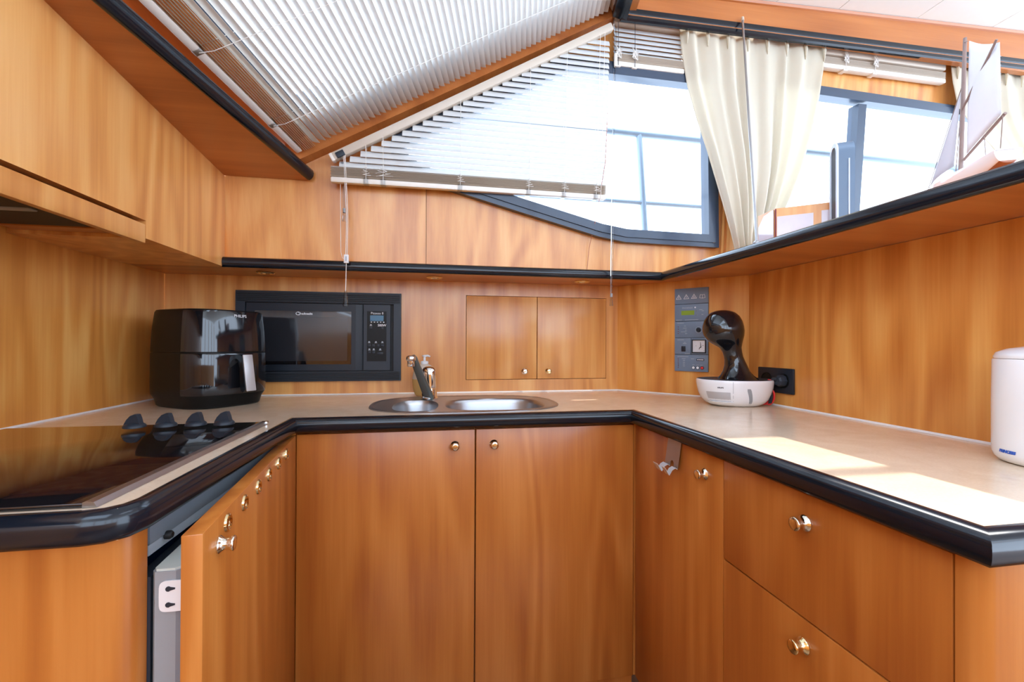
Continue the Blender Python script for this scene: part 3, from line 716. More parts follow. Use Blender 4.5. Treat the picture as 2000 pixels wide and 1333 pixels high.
bm = xform(bx(-0.0155, 0.0155, -0.056, 0.056, 0, 0.005, bev=0.0022), frame((0.1895, 0, 0.1055), (0, 1, 0), (-0.172, 0, 0.985), (0.985, 0, 0.172)))
obj('handle_plate', bm, SILVER, dw, label='silver handle plate')
obj('pocket', xform(plate([ell(0, 0, 0.034, 0.052, 4)], 0.0012, frame((0.1500, 0, 0.098), (0, 1, 0), (0, 0, 1), (1, 0, 0)))
    , Matrix.Identity(4)), GROOVE, dw)
obj('lettering', text_bm('PHILIPS', 0.0125, frame((0.1432, 0.004, 0.280), (0, 1, 0), (-0.14, 0, 0.99), (0.99, 0, 0.14))), WHITEPRINT, af, label='white maker lettering')
for x, y in ((-0.09, -0.08), (0.09, -0.08), (-0.09, 0.08), (0.09, 0.08)):
    pass

# ------------------------------------------------------------------ capsule coffee machine (own frame: x across the view, y in depth)
cm = thing('coffee_machine', 'white and black capsule coffee machine with a ball-shaped head', 'coffee machine', (0.975, 1.296, ZC + 0.0004), math.radians(-10.07))
BS = [(0.020, 0.0), (0.070, 0.0), (0.078, 0.002), (0.092, 0.010), (0.103, 0.022), (0.111, 0.040), (0.1155, 0.058), (0.118, 0.074), (0.118, 0.081), (0.116, 0.0845), (0.110, 0.0850)]
obj('base', loft(B(), [selip(r, r * 0.80, 2.15, 64, z) for r, z in BS]), WHITE, cm, smooth=50)
obj('base_top', loft(B(), [selip(r, r * 0.80, 2.15, 64, z) for r, z in ((0.1115, 0.0853), (0.108, 0.0835), (0.02, 0.0838))], True, True), NAVY2, cm, smooth=40)
PX = 0.00168
HEAD = [(1447, 49, 746, 1.0), (1445, 40, 741, 1.0), (1443, 31, 733, 1.0), (1441.5, 25, 724, 1.0), (1440.5, 21.5, 714, 1.0), (1438, 19, 704, 1.0), (1435.5, 18, 696, 1.0), (1433, 18.5, 688, 1.0), (1429, 21, 679, 0.95), (1422, 29, 671, 0.9), (1417, 34.5, 664, 0.95), (1414.5, 38.5, 655, 1.0), (1413.5, 40, 646, 1.0), (1413, 39.2, 637, 1.0), (1413, 36.5, 627, 1.0), (1413, 31.5, 618, 1.0), (1413, 23.5, 610.5, 1.0), (1413, 13.5, 606.5, 1.0), (1413, 4, 605.3, 1.0)]
rings = [selip(r * PX * 0.95, r * PX * 0.93 * k, 2, 48, (671.4 - y) * PX + 0.2 + 0.0005, (x - 1437) * PX * 0.93) for x, r, y, k in HEAD]
obj('head', loft(B(), rings), BLKGLOSS, cm, smooth=60)
def onbase(t, z, out=0.0):
    """point on the base wall at angle t (degrees), height z"""
    for (r0, z0), (r1, z1) in zip(BS[1:], BS[2:]):
        if z0 <= z <= z1: r = r0 + (r1 - r0) * (z - z0) / max(1e-6, z1 - z0); break
    c, s = math.cos(math.radians(t)), math.sin(math.radians(t)); m = 2 / 2.15
    return V(((r + out) * math.copysign(abs(c) ** m, c), (r + out) * 0.80 * math.copysign(abs(s) ** m, s), z))
def strip(bm, ts, zs, out, th=0.0015):
    rings = []
    for t in ts:
        a = [onbase(t, z, out) for z in zs]; b = [onbase(t, z, out - th) for z in reversed(zs)]
        rings.append(a + b)
    return loft(bm, rings)
tk = B(); nz_ = 9
rings = []
for q in range(nz_):
    z = 0.008 + 0.052 * q / (nz_ - 1); t0 = -86 - 7 * (z - 0.03) / 0.05
    wv = 2.6 * (0.75 if q in (0, nz_ - 1) else 1.0)
    rings.append([onbase(t0 - wv, z, 0.0006), onbase(t0 + wv, z, 0.0006), onbase(t0 + wv, z, -0.002), onbase(t0 - wv, z, -0.002)])
obj('water_gauge', loft(tk, rings), GREYP, cm, label='grey water level window')
obj('seam', strip(B(), (-112.3, -111.7), [0.004, 0.02, 0.036, 0.056, 0.074, 0.081], 0.0004), GREYP, cm)
obj('cup_recess', strip(B(), [-160 + 4 * k for k in range(12)], [0.018, 0.028, 0.040, 0.048], 0.0006), SILVER, cm, label='grey recess for the cup')
obj('drip_tray', strip(B(), [-164 + 4 * k for k in range(14)], [0.004, 0.010, 0.0165], 0.006, 0.012), WHITE, cm)
pt = onbase(-131, 0.062, 0.0012); nr = V((pt.x / 0.115 ** 2, pt.y / 0.092 ** 2, 0)).normalized(); nr = (nr + V((0, 0, -0.35))).normalized()
ex = V((-nr.y, nr.x, 0)).normalized(); ey = nr.cross(ex)
obj('lettering', text_bm('KRUPS', 0.0060, frame(pt, ex, ey, nr), off=0.0002), DARKPRINT, cm, label='small dark maker lettering')

# ------------------------------------------------------------------ socket, plug and cable
so2 = thing('double_socket', 'dark double wall socket behind the coffee machine', 'socket', (XR, 1.255, -0.117))
SF = frame((XR, 1.2555, -0.117), (0, -1, 0), (0, 0, 1), (-1, 0, 0))
obj('cover_plate', xform(bx(-0.0745, 0.0745, -0.040, 0.040, 0.0005, 0.009, bev=0.0025), SF), NAVY, so2)
for k, x in enumerate((-0.035, 0.036)):
    w_ = obj('socket_well', lathe(B(), [(0.024, 0.0090), (0.0235, 0.0105), (0.0205, 0.0105), (0.0200, 0.0092)], SF @ Matrix.Translation((x, 0, 0)), 26, False, True), BLKSATIN, so2)
pg = thing('plug_and_cable', 'black plug with a bundled red and black cable in the double socket', 'plug', (XR - 0.02, 1.22, -0.117))
PM = SF @ Matrix.Translation((0.036, 0.001, 0.0106))
obj('plug', lathe(B(), [(0.0195, 0), (0.0195, 0.010), (0.0170, 0.018), (0.0120, 0.022), (0.0001, 0.023)], PM, 8), NAVY2, pg, smooth=20)
pc = PM @ V((0, 0, 0.018))
cable = [pc + V(q) for q in ((0, 0.002, 0.004), (-0.006, 0.010, 0.004), (-0.013, 0.014, -0.008), (-0.016, 0.012, -0.030), (-0.014, 0.012, -0.052), (-0.010, 0.020, -0.072))]
obj('sleeve', tube(B(), cable, [0.008, 0.0075, 0.007, 0.0062, 0.0058, 0.005], 10), NAVY, pg)
for k in range(4):
    c = V((1.062 - 0.004 * k, 1.243 + 0.004 * k, -0.170 + 0.003 * (k % 2)))
    pts = [c + V((0.012 * math.sin(t) * 0.7, -0.010 * math.sin(t) - 0.004 * math.cos(t), 0.024 * math.cos(t))) for t in [2 * pi * i / 20 for i in range(21)]]
    obj('cable_loop', tube(B(), pts, 0.0032, 8), RED if k != 1 else NAVY2, pg)
obj('red_tag', tube(B(), [pc + V((-0.013, 0.016, 0.001)), pc + V((-0.016, 0.016, -0.004))], [0.0075, 0.0075], 10), RED, pg)

# ------------------------------------------------------------------ electric panel on the diagonal corner
ep_ = thing('switchboard', 'blue grey boat electrics panel with gauge, screen and buttons on the corner wall', 'control panel', (0.97, 1.53, 0.05))
def dpl(loops, h, z0): return plate(loops, h, DM @ Matrix.Translation((0, 0, z0)))
def dbox(u0, u1, v0, v1, z0, z1, bev=0.0): return xform(bx(u0, u1, v0, v1, z0, z1, bev=bev), DM)
obj('back_plate', dbox(0.2445, 0.3685, -0.1055, 0.2135, 0.0004, 0.003), NAVY, ep_)
md = []
for u0, u1, v0, v1 in ((0.2445, 0.3685, 0.1535, 0.2135), (0.2445, 0.3685, 0.0870, 0.1520), (0.2445, 0.3685, 0.0240, 0.0855), (0.2445, 0.3055, -0.0405, 0.0225), (0.3070, 0.3685, -0.0405, 0.0225), (0.2445, 0.3685, -0.1055, -0.0420)):
    md.append(obj('module', dbox(u0, u1, v0, v1, 0.003, 0.0075, bev=0.0006), PANELBL, ep_))
FZ = 0.0076
def tri(cx, cy, s): return [(cx - s, cy - s * 0.8), (cx + s, cy - s * 0.8), (cx, cy + s * 0.95)]
for k, u_ in enumerate((0.260, 0.2885, 0.317)):
    t = ccw(tri(u_, 0.181, 0.0105))
    obj('warning_triangle', dpl([t, inset(t, 0.0014)], 0.0004, FZ), WHITEPRINT, md[0])
    if k == 1: bm = B(); prism(bm, [(u_ - 0.0018, 0.1745), (u_ + 0.0015, 0.179), (u_ - 0.0004, 0.179), (u_ + 0.0018, 0.185), (u_ - 0.0016, 0.180), (u_ + 0.0002, 0.180)], DM @ Matrix.Translation((0, 0, FZ)), 0.0004)
    elif k == 0: bm = dbox(u_ - 0.0008, u_ + 0.0008, 0.1755, 0.1845, FZ, FZ + 0.0004)
    else:
        bm = B()
        for j in range(3): box(bm, u_ - 0.003 + 0.0007 * j, u_ + 0.003 - 0.0007 * j, 0.1755 + 0.003 * j, 0.1768 + 0.003 * j, FZ, FZ + 0.0004)
        xform(bm, DM)
    obj('symbol', bm, WHITEPRINT, md[0], kind='stuff')
bk = [(0.337, 0.1735), (0.3475, 0.1715), (0.358, 0.1735), (0.3555, 0.187), (0.3475, 0.1855), (0.3395, 0.187)]
obj('book_symbol', dpl([ccw(bk), inset(ccw(bk), 0.0012)], 0.0004, FZ), WHITEPRINT, md[0])
obj('book_symbol_spine', dbox(0.3470, 0.3480, 0.1725, 0.1855, FZ, FZ + 0.0004), WHITEPRINT, md[0])
obj('screen', dbox(0.2700, 0.3185, 0.1105, 0.1275, FZ, FZ + 0.0006), LCD, md[1], label='green liquid crystal screen')
obj('lettering', text_bm('PHOENIX', 0.0085, DM @ Matrix.Translation((0.293, 0.1375, FZ)), sx=1.1), GREYPRINT, md[1])
for u_, v_ in ((0.326, 0.126), (0.326, 0.110)): obj('button', lathe(B(), [(0.004, 0), (0.004, 0.0012), (0.0001, 0.0016)], DM @ Matrix.Translation((u_, v_, FZ)), 14), STRIPG, md[1])
obj('indicator', lathe(B(), [(0.003, 0), (0.003, 0.0006), (0.0001, 0.0008)], DM @ Matrix.Translation((0.3215, 0.1385, FZ)), 12), WHITEPRINT, md[1])
def dashes(parent, rows, mat=GREYPRINT):
    bm = B()
    for u_, v_, wv in rows: box(bm, u_, u_ + wv, v_, v_ + 0.0016, FZ, FZ + 0.0003)
    obj('print_lines', xform(bm, DM), mat, parent, kind='stuff')
dashes(md[1], [(0.250, 0.0915, 0.022), (0.283, 0.0915, 0.05), (0.336, 0.128, 0.012), (0.345, 0.124, 0.008), (0.345, 0.110, 0.006)])
dashes(md[2], [(0.254, 0.0795, 0.026), (0.280, 0.0675, 0.008), (0.276, 0.0595, 0.014), (0.284, 0.052, 0.006), (0.268, 0.045, 0.022), (0.284, 0.038, 0.008)])
dashes(md[3], [(0.255, 0.0145, 0.025), (0.279, 0.0045, 0.008), (0.276, 0.000, 0.014), (0.283, -0.0385, 0.02)])
dashes(md[5], [(0.255, -0.0500, 0.042), (0.272, -0.058, 0.014), (0.276, -0.0645, 0.008), (0.276, -0.072, 0.008), (0.276, -0.079, 0.008), (0.276, -0.086, 0.008), (0.306, -0.058, 0.012), (0.311, -0.0810, 0.009), (0.326, -0.081, 0.009), (0.340, -0.081, 0.009)])
for m_, vs_ in ((md[2], (0.066, 0.057, 0.048, 0.040)), (md[5], (-0.0575, -0.064, -0.071, -0.078, -0.085, -0.092))):
    for v_ in vs_: obj('indicator', lathe(B(), [(0.0017, 0), (0.0013, 0.0010), (0.0001, 0.0012)], DM @ Matrix.Translation((0.258, v_, FZ)), 10), DKRED, m_)
obj('dial_scale', dpl([ell(0.3345, 0.053, 0.0125, 0.0125, 2, 28), ell(0.3345, 0.053, 0.0115, 0.0115, 2, 28)], 0.0004, FZ), GREYPRINT, md[2])
obj('dial', lathe(B(), [(0.0082, 0), (0.0078, 0.007), (0.006, 0.009), (0.0001, 0.0095)], DM @ Matrix.Translation((0.3345, 0.053, FZ)), 20), NAVY, md[2])
obj('rocker_switch', dbox(0.2715, 0.2865, -0.0295, -0.0090, FZ, FZ + 0.004, bev=0.001), NAVY, md[3])
gf = obj('gauge_frame', dpl([rect(0.3105, 0.3610, -0.0350, 0.0160), rect(0.3135, 0.3580, -0.0310, 0.0135)], 0.005, FZ), NAVY, md[4])
obj('gauge_face', dbox(0.3135, 0.3580, -0.0310, 0.0135, FZ, FZ + 0.0015), WHITEPRINT, md[4])
GM = DM @ Matrix.Translation((0.3430, -0.0115, FZ + 0.0016))
bm = B(); prism(bm, [(-0.0012, 0), (0.0012, 0), (-0.0015, 0.018), (-0.0028, 0.018)], GM, 0.0005)
obj('needle', bm, GROOVE, gf)
bm = B(); prism(bm, [(0.001, 0.0015), (0.002, -0.001), (-0.004, -0.005), (-0.006, -0.010), (-0.0075, -0.009), (-0.005, -0.002)], GM, 0.0005)
obj('needle', bm, GROOVE, gf)
bm = B()
for u_, v_, wv in ((0.324, -0.0085, 0.003), (0.3475, -0.0075, 0.006), (0.320, 0.006, 0.002), (0.352, -0.027, 0.003)): box(bm, u_, u_ + wv, v_, v_ + 0.002, FZ + 0.0016, FZ + 0.002)
obj('gauge_marks', xform(bm, DM), GREYPRINT, gf, kind='stuff')
for u_, mt in ((0.316, WHITEPRINT), (0.3315, WHITEPRINT), (0.3475, RED)):
    b_ = obj('button_ring', lathe(B(), [(0.0068, 0), (0.0066, 0.0016), (0.0052, 0.0018)], DM @ Matrix.Translation((u_, -0.0905, FZ)), 20, False, True), NAVY, md[5])
    obj('push_button', lathe(B(), [(0.0050, 0.0017), (0.0048, 0.0036), (0.0001, 0.0042)], DM @ Matrix.Translation((u_, -0.0905, FZ)), 18), mt, b_, label='red push button' if mt is RED else 'pale push button')
obj('name_plate', dbox(0.3265, 0.3545, -0.0640, -0.0560, FZ, FZ + 0.0006), NAVY, md[5])
bm = B(); [box(bm, 0.329 + 0.006 * j, 0.334 + 0.006 * j, -0.0615, -0.0585, FZ + 0.0006, FZ + 0.0009) for j in range(4)]
obj('name_plate_print', xform(bm, DM), WHITEPRINT, md[5], kind='stuff')

# ------------------------------------------------------------------ kettle
kx, ky, kr = 1.016, 0.557, 0.0745
kt = thing('electric_kettle', 'white electric kettle at the near end of the worktop', 'kettle', (kx, ky, ZC + 0.0004))
KP = [(0.060, 0.0), (0.066, 0.002), (0.0715, 0.008), (0.0740, 0.016), (0.0745, 0.030), (0.0745, 0.10), (0.0735, 0.1745), (0.0725, 0.176)]
obj('body', lathe(B(), [(r, z) for r, z in KP], Matrix.Translation((kx, ky, ZC + 0.0004)), 56), WHITE, kt, smooth=50)
obj('lid', lathe(B(), [(0.0715, 0.1768), (0.0722, 0.180), (0.0690, 0.187), (0.0560, 0.1935), (0.030, 0.1985), (0.0001, 0.2005)], Matrix.Translation((kx, ky, ZC + 0.0004)), 56), WHITE, kt, smooth=50)
hp = [V((kx + 0.020, ky - 0.066, -0.030)), V((kx + 0.030, ky - 0.105, -0.034)), V((kx + 0.034, ky - 0.120, -0.070)), V((kx + 0.031, ky - 0.113, -0.120)), V((kx + 0.022, ky - 0.070, -0.150))]
obj('handle', tube(B(), hp, [0.012, 0.0125, 0.012, 0.011, 0.011], 12), WHITE, kt)
bm = B()
ang = math.radians(163)
tb = text_bm('PRINCESS', 0.0066, Matrix.Identity(4), h=0.0003, shear=0.25, sx=0.95, off=0.0004)
for v in tb.verts:
    t = ang + v.co.x / kr; r = kr + 0.0004 + v.co.z
    v.co = V((kx + r * math.cos(t), ky + r * math.sin(t), ZC + 0.0210 + v.co.y))
obj('lettering', tb, BLUEPRINT, kt, label='blue maker lettering')

# ------------------------------------------------------------------ hook over the narrow door
hk = thing('door_hook', 'small steel double hook hanging over the narrow cabinet door', 'hook', (0.598, 1.016, -0.245))
hey = V((0.12, 0, 0.9928)).normalized(); hez = V((-hey.z, 0, hey.x))
HM = frame(V((0.5982, 1.016, -0.2435)), (0, -1, 0), hey, hez)     # x along -Y, y up the plate, z into the room
pl = [(-0.030, 0.0), (0.030, 0.0), (0.027, -0.066), (0.009, -0.066), (0.0085, -0.058)] + [(0.0085 * math.cos(t), -0.058 + 0.008 * math.sin(t)) for t in (0.5, 1.1, 1.57, 2.1, 2.7)] + [(-0.0085, -0.058), (-0.009, -0.066), (-0.033, -0.066)]
obj('plate', plate([ccw(pl)], 0.0012, HM), GREYSTEEL, hk)
obj('door_clip', bx(0.5970, 0.6190, 0.986, 1.046, -0.2440, -0.2428), GREYSTEEL, hk)
for x0, x1 in ((-0.033, -0.009), (0.009, 0.027)):
    bm = B()
    prof = [(-0.0655, 0.0006), (-0.0625, 0.006), (-0.0680, 0.014), (-0.0810, 0.020), (-0.0790, 0.0225), (-0.0640, 0.034)]
    loft(bm, [[HM @ V((x, y, z)) for y, z in prof] + [HM @ V((x, y - 0.0012, z + 0.0004)) for y, z in reversed(prof)] for x in (x0, x1)])
    obj('prong', bm, PRONG, hk, smooth=20)

# ------------------------------------------------------------------ venetian blinds
def slat_section(th, chord=0.025, sag=0.0016, t=0.0005, n=5):
    """cross-section (along, inward) of a slightly curved slat turned by th"""
    up, lo = [], []
    for i in range(n):
        s = (i / (n - 1) - 0.5); a = s * chord; b = sag * (1 - 4 * s * s)
        up.append((a * math.cos(th) - b * math.sin(th), a * math.sin(th) + b * math.cos(th)))
        lo.append((a * math.cos(th) - (b - t) * math.sin(th), a * math.sin(th) + (b - t) * math.cos(th)))
    return up + lo[::-1]
# 1: over the raked windscreen
vb = thing('venetian_blind', 'wide pale venetian blind lying against the raked windscreen', 'blind', WQ, group='venetian blinds')
W0 = frame((0, 0, 0), WD, WE, WNN)
def wsp(d, e, n): return WSM @ V((d, e, n))
proto = None
TH = math.radians(37)
for k in range(57):
    e_ = 0.060 + k * 0.0199
    if proto is None:
        bm = B(); loft(bm, [[wsp(d, e_ + a, b) for a, b in slat_section(TH)] for d in (-1.35, 0.0)])
        proto = obj('slat', bm, SLATM, vb, smooth=60); e0 = e_
    else:
        s = proto.copy(); COL.objects.link(s); s.parent = vb; s.location = WE * (e_ - e0)
for k in range(7):
    bm = B(); loft(bm, [[wsp(d, 0.014 + k * 0.0058 + a, b) for a, b in slat_section(math.radians(78))] for d in (-1.35, -0.002)])
    obj('slat', bm, RAILM, vb, smooth=60)
obj('bottom_rail', xform(bx(-1.35, 0.0, -0.011, 0.009, -0.010, 0.010, bev=0.004), WSM), RAILW, vb)
obj('head_rail', xform(bx(-1.35, 0.0, 1.200, 1.228, -0.016, 0.014, bev=0.002), WSM), RAILM, vb)
for d in (-0.155, -0.445, -0.80):
    obj('ladder_cord', tube(B(), [wsp(d, 0.0, 0.012), wsp(d + 0.004, 0.03, 0.017), wsp(d + 0.012, 0.6, 0.0125), wsp(d + 0.02, 1.2, 0.0125)], 0.0008, 6), CORDM, vb)
    obj('ladder_cord', tube(B(), [wsp(d + 0.005, 0.0, -0.010), wsp(d + 0.025, 1.2, -0.011)], 0.0007, 6), CORDM, vb)
    obj('rail_clip', xform(bx(d - 0.008, d + 0.008, -0.012, 0.010, -0.011, 0.0115, bev=0.003), WSM), CLEARPL, vb)
obj('mechanism', xform(bx(-0.030, -0.004, 1.198, 1.222, 0.012, 0.022, bev=0.002), WSM), NAVY2, vb)
wtop = wsp(-0.012, 1.196, 0.020)
wand = [wtop, V((0.640, 1.490, 1.12)), V((0.6415, 1.510, 0.70)), V((0.6440, 1.530, 0.185))]
wn = obj('wand', tube(B(), wand, 0.0042, 8), CLEARPL, vb, label='long clear twist wand')
obj('wand_collar', tube(B(), [wand[-1], wand[-1] + V((0, 0, -0.013))], 0.0046, 10), GREYP, wn)
obj('wand_tip', tube(B(), [wand[-1] + V((0, 0, -0.013)), wand[-1] + V((0, 0, -0.046))], [0.0042, 0.0068], 10), CLEARPL, wn)
obj('cord_joint', tube(B(), [V((0.640, 1.486, 1.045)), V((0.6402, 1.489, 1.000))], 0.0060, 8), RAILW, wn)

# 2: over the tapering side window
sv = thing('venetian_blind', 'half lowered white venetian blind with stepped slat ends over the tapering side window', 'blind', WALLM @ V((0.2, 0.6, 0.045)), group='venetian blinds')
def wl(u, v, n): return WALLM @ V((u, v, n))
XRB = 0.614
TH2 = math.radians(-28)
k = 0
while True:
    z = 0.590 + 0.0196 * k; k += 1
    xl = max(-0.333, -0.125 + (z - 0.698) / 0.583)
    if z > 1.095 or xl > XRB - 0.03: break
    bm = B(); loft(bm, [[wl(x, z + a, 0.046 + b) for a, b in slat_section(TH2)] for x in (xl, XRB)])
    obj('slat', bm, SLATW, sv, smooth=60)
for k in range(8):
    z = 0.549 + 0.0042 * k
    bm = B(); loft(bm, [[wl(x, z + a, 0.046 + b) for a, b in slat_section(math.radians(86))] for x in (-0.336 + 0.002 * (k % 2), XRB)])
    obj('slat', bm, RAILM if k < 7 else SLATM, sv, smooth=60)
obj('bottom_rail', xform(bx(-0.336, XRB, 0.529, 0.5465, 0.034, 0.058, bev=0.004), WALLM), RAILW, sv)
ha, hb_ = V((-0.334, 0.6065)), V((0.620, 1.1365)); hx = (hb_ - ha).normalized(); hlen = (hb_ - ha).length
HR = WALLM @ frame((ha.x, ha.y, 0.046), (hx.x, hx.y, 0), (-hx.y, hx.x, 0), (0, 0, 1))
obj('head_rail', xform(bx(0, hlen, -0.013, 0.013, -0.014, 0.013, bev=0.004), HR), RAILM, sv)
obj('end_cap', xform(bx(-0.002, 0.010, -0.0135, 0.0135, -0.0145, 0.0135, bev=0.003), HR), RAILW, sv)
obj('mechanism', xform(bx(0.018, 0.046, -0.013, 0.006, 0.011, 0.018, bev=0.002), HR), NAVY2, sv)
for u in (-0.225, -0.170, 0.085, 0.325, 0.455, 0.575, 0.592):
    zt = ha.y + (u - ha.x) * hx.y / hx.x - 0.012
    obj('ladder_cord', tube(B(), [wl(u, zt, 0.058), wl(u + 0.001, 0.57, 0.0595), wl(u, 0.532, 0.0595)], 0.0008, 6), CORDM, sv)
    if u < 0.59:
        obj('ladder_cord', tube(B(), [wl(u, zt, 0.034), wl(u, 0.535, 0.033)], 0.0007, 6), CORDM, sv)
        obj('rail_clip', xform(bx(u - 0.008, u + 0.008, 0.5275, 0.549, 0.0335, 0.0592, bev=0.002), WALLM), CLEARPL, sv)
        sw = 0.5 if u in (-0.170,) else 0.25
        pts = [wl(u + sw * 0.034 * math.sin(t * 1.9) * (0.4 + t / 9), 0.585 - 0.0022 * t + 0.010 * sw * math.cos(2.3 * t), 0.0625 + 0.002 * (t % 2)) for t in range(15)]
        obj('cord_tangle', tube(B(), pts, 0.0008, 5), CORDM, sv)
ws_ = V((-0.2985, 1.527, 0.0))
wtop = HR @ V((0.028, -0.012, 0.014))
w1 = [wtop, V((-0.2990, 1.525, 0.585)), V((-0.2960, 1.528, 0.445))]
wn = obj('wand', tube(B(), w1, 0.0042, 8), CLEARPL, sv, label='short clear twist wand')
obj('wand_collar', tube(B(), [w1[-1], w1[-1] + V((0, 0, -0.014))], 0.0046, 10), GREYP, wn)
obj('wand_tip', tube(B(), [w1[-1] + V((0, 0, -0.014)), w1[-1] + V((0, 0, -0.042))], [0.0042, 0.0066], 10), CLEARPL, wn)
ct = HR @ V((0.042, -0.012, 0.014))
for a in (-0.0022, 0.0022):
    obj('pull_cord', tube(B(), [ct + V((a, 0, 0)), V((-0.2865 + a, 1.527, 0.42)), V((-0.2885 + a, 1.530, 0.285))], 0.0011, 6), CORDM, sv)
obj('pull_cord', tube(B(), [V((-0.3080, 1.526, 0.530)), V((-0.3075, 1.528, 0.40)), V((-0.3060, 1.529, 0.300)), V((-0.3010, 1.530, 0.281)), V((-0.2890, 1.530, 0.274))], 0.0008, 6), CORDM, sv)
obj('cord_joiner', bx(-0.2965, -0.2815, 1.5255, 1.5345, 0.2640, 0.2920, bev=0.0015), WHITEPRINT, sv)
obj('joiner_mark', bx(-0.2915, -0.2865, 1.5250, 1.5256, 0.2700, 0.2860), GREYPRINT, sv)
obj('pull_cord', tube(B(), [V((-0.2890, 1.530, 0.266)), V((-0.2905, 1.530, 0.170))], 0.0012, 6), CORDM, sv)
obj('tassel', tube(B(), [V((-0.2905, 1.530, 0.172)), V((-0.2905, 1.530, 0.160)), V((-0.2905, 1.530, 0.121))], [0.0035, 0.0048, 0.0085], 12), CLEARPL, sv, label='clear plastic cord tassel')

# 3 and 4: raised blinds over the side windows
def small_blind(label, x0, x1, slats, stack0, stackn, rail0, zh, cords):
    y = 1.506
    t = thing('venetian_blind', label, 'blind', ((x0 + x1) / 2, y, rail0), group='venetian blinds')
    for z in slats:
        bm = B(); loft(bm, [[V((x, y - b, z + a)) for a, b in slat_section(math.radians(-28))] for x in (x0, x1)])
        obj('slat', bm, SLATW, t, smooth=60)
    for q in range(stackn):
        bm = B(); loft(bm, [[V((x, y - b, stack0 + 0.0045 * q + a)) for a, b in slat_section(math.radians(84))] for x in (x0, x1)])
        obj('slat', bm, RAILM, t, smooth=60)
    obj('bottom_rail', bx(x0, x1, y - 0.013, y + 0.012, rail0, rail0 + 0.018, bev=0.004), RAILW, t)
    obj('head_rail', bx(x0, x1, y - 0.013, y + 0.012, zh, zh + 0.026, bev=0.003), RAILM, t)
    for x in cords:
        obj('ladder_cord', tube(B(), [V((x, y - 0.0155, zh)), V((x, y - 0.0155, rail0))], 0.0011, 6), DARKPRINT if len(slats) else CORDM, t)
        obj('rail_clip', bx(x - 0.010, x + 0.010, y - 0.0145, y + 0.0135, rail0 - 0.004, rail0 + 0.006, bev=0.002), RAILW, t)
        pts = [V((x + 0.012 * math.sin(q * 1.7), y - 0.0185 - 0.001 * (q % 2), stack0 + 0.034 + 0.016 * math.cos(q * 2.1) - q * 0.0012)) for q in range(22)]
        obj('cord_tangle', tube(B(), pts, 0.0013, 5), CORDM, t)
    return t
small_blind('short raised venetian blind at the corner left of the gathered curtain', 0.640, 0.915, [1.150 - 0.0175 * q for q in range(6)], 1.030, 6, 1.009, 1.166, (0.652, 0.716))
small_blind('fully raised venetian blind between the two curtains', 1.42, 2.118, [], 1.124, 6, 1.104, 1.158, (1.62, 1.76))

# ------------------------------------------------------------------ curtains
def interp(tab, z):
    for (z0, v0), (z1, v1) in zip(tab, tab[1:]):
        if z0 >= z >= z1:
            t = (z0 - z) / (z0 - z1); return v0 + (v1 - v0) * t
    return tab[-1][1] if z < tab[-1][0] else tab[0][1]
def curtain(label, left, right, ztop, zbot, folds, y0, ph=0.0, tilt=0.0):
    t = thing('curtain', label, 'curtain', ((left[0][1] + right[0][1]) / 2, y0, zbot), group='cream curtains')
    nu, nv = 110, 46
    bm = B(); g = []
    for j in range(nv + 1):
        z = ztop + (zbot - ztop) * j / nv
        l, r = interp(left, z), interp(right, z); f = j / nv
        row = []
        for i in range(nu + 1):
            u = i / nu
            uu = u + 0.018 * math.sin(u * 17 + ph) + 0.010 * math.sin(u * 41 + 2 + f * 2)
            amp = (0.0095 + 0.006 * f) * (0.55 + 0.45 * math.sin(u * 9.0 + ph * 2 + f * 1.5) ** 2)
            yy = y0 + amp * math.sin(uu * folds * 2 * pi + ph + 0.8 * math.sin(f * 3.0 + u * 4)) - 0.004 * math.sin(f * 2.5)
            pin = max(0.0, 1 - j / 5.0)
            yy = yy * (1 - pin * 0.4) + (y0 + 0.006 * math.cos(u * folds * 2 * pi)) * pin * 0.4
            row.append(bm.verts.new((l + (r - l) * u, yy, z + tilt * (l + (r - l) * u - left[0][1]))))
        g.append(row)
    for j in range(nv):
        for i in range(nu):
            bm.faces.new((g[j][i], g[j][i + 1], g[j + 1][i + 1], g[j + 1][i]))
    cl = obj('cloth', bm, CLOTH, t, smooth=180)
    sol = cl.modifiers.new('thickness', 'SOLIDIFY'); sol.thickness = 0.0008
    n = int((right[0][1] - left[0][1]) / 0.088)
    for q in range(n + 1):
        x = left[0][1] + 0.02 + q * (right[0][1] - left[0][1] - 0.04) / n
        obj('pleat', tube(B(), [V((x, y0 - 0.008, ztop - 0.004 + tilt * (x - left[0][1]))), V((x + 0.003, y0 - 0.0115, ztop - 0.03 + tilt * (x - left[0][1]))), V((x + 0.006, y0 - 0.006, ztop - 0.062))], [0.004, 0.006, 0.002], 8), CLOTH, t, smooth=180)
    return t
curtain('cream curtain gathered at its foot between the two side windows',
        [(1.185, 0.892), (1.10, 0.902), (0.964, 0.926), (0.84, 0.966), (0.72, 1.011), (0.62, 1.045), (0.53, 1.075), (0.43, 1.106), (0.361, 1.124), (0.28, 1.134)],
        [(1.185, 1.521), (1.08, 1.503), (0.962, 1.481), (0.85, 1.452), (0.753, 1.423), (0.65, 1.388), (0.546, 1.342), (0.47, 1.300), (0.402, 1.263), (0.28, 1.235)],
        1.176, 0.277, 8, 1.486, 0.4, 0.012)
curtain('cream curtain hanging behind the model sailing boat',
        [(1.21, 2.134), (1.10, 2.142), (1.006, 2.162), (0.92, 2.24), (0.85, 2.33), (0.754, 2.43), (0.60, 2.52), (0.28, 2.57)],
        [(1.21, 2.86), (0.9, 2.82), (0.6, 2.74), (0.28, 2.68)],
        1.180, 0.277, 8, 1.486, 1.7, 0.012)

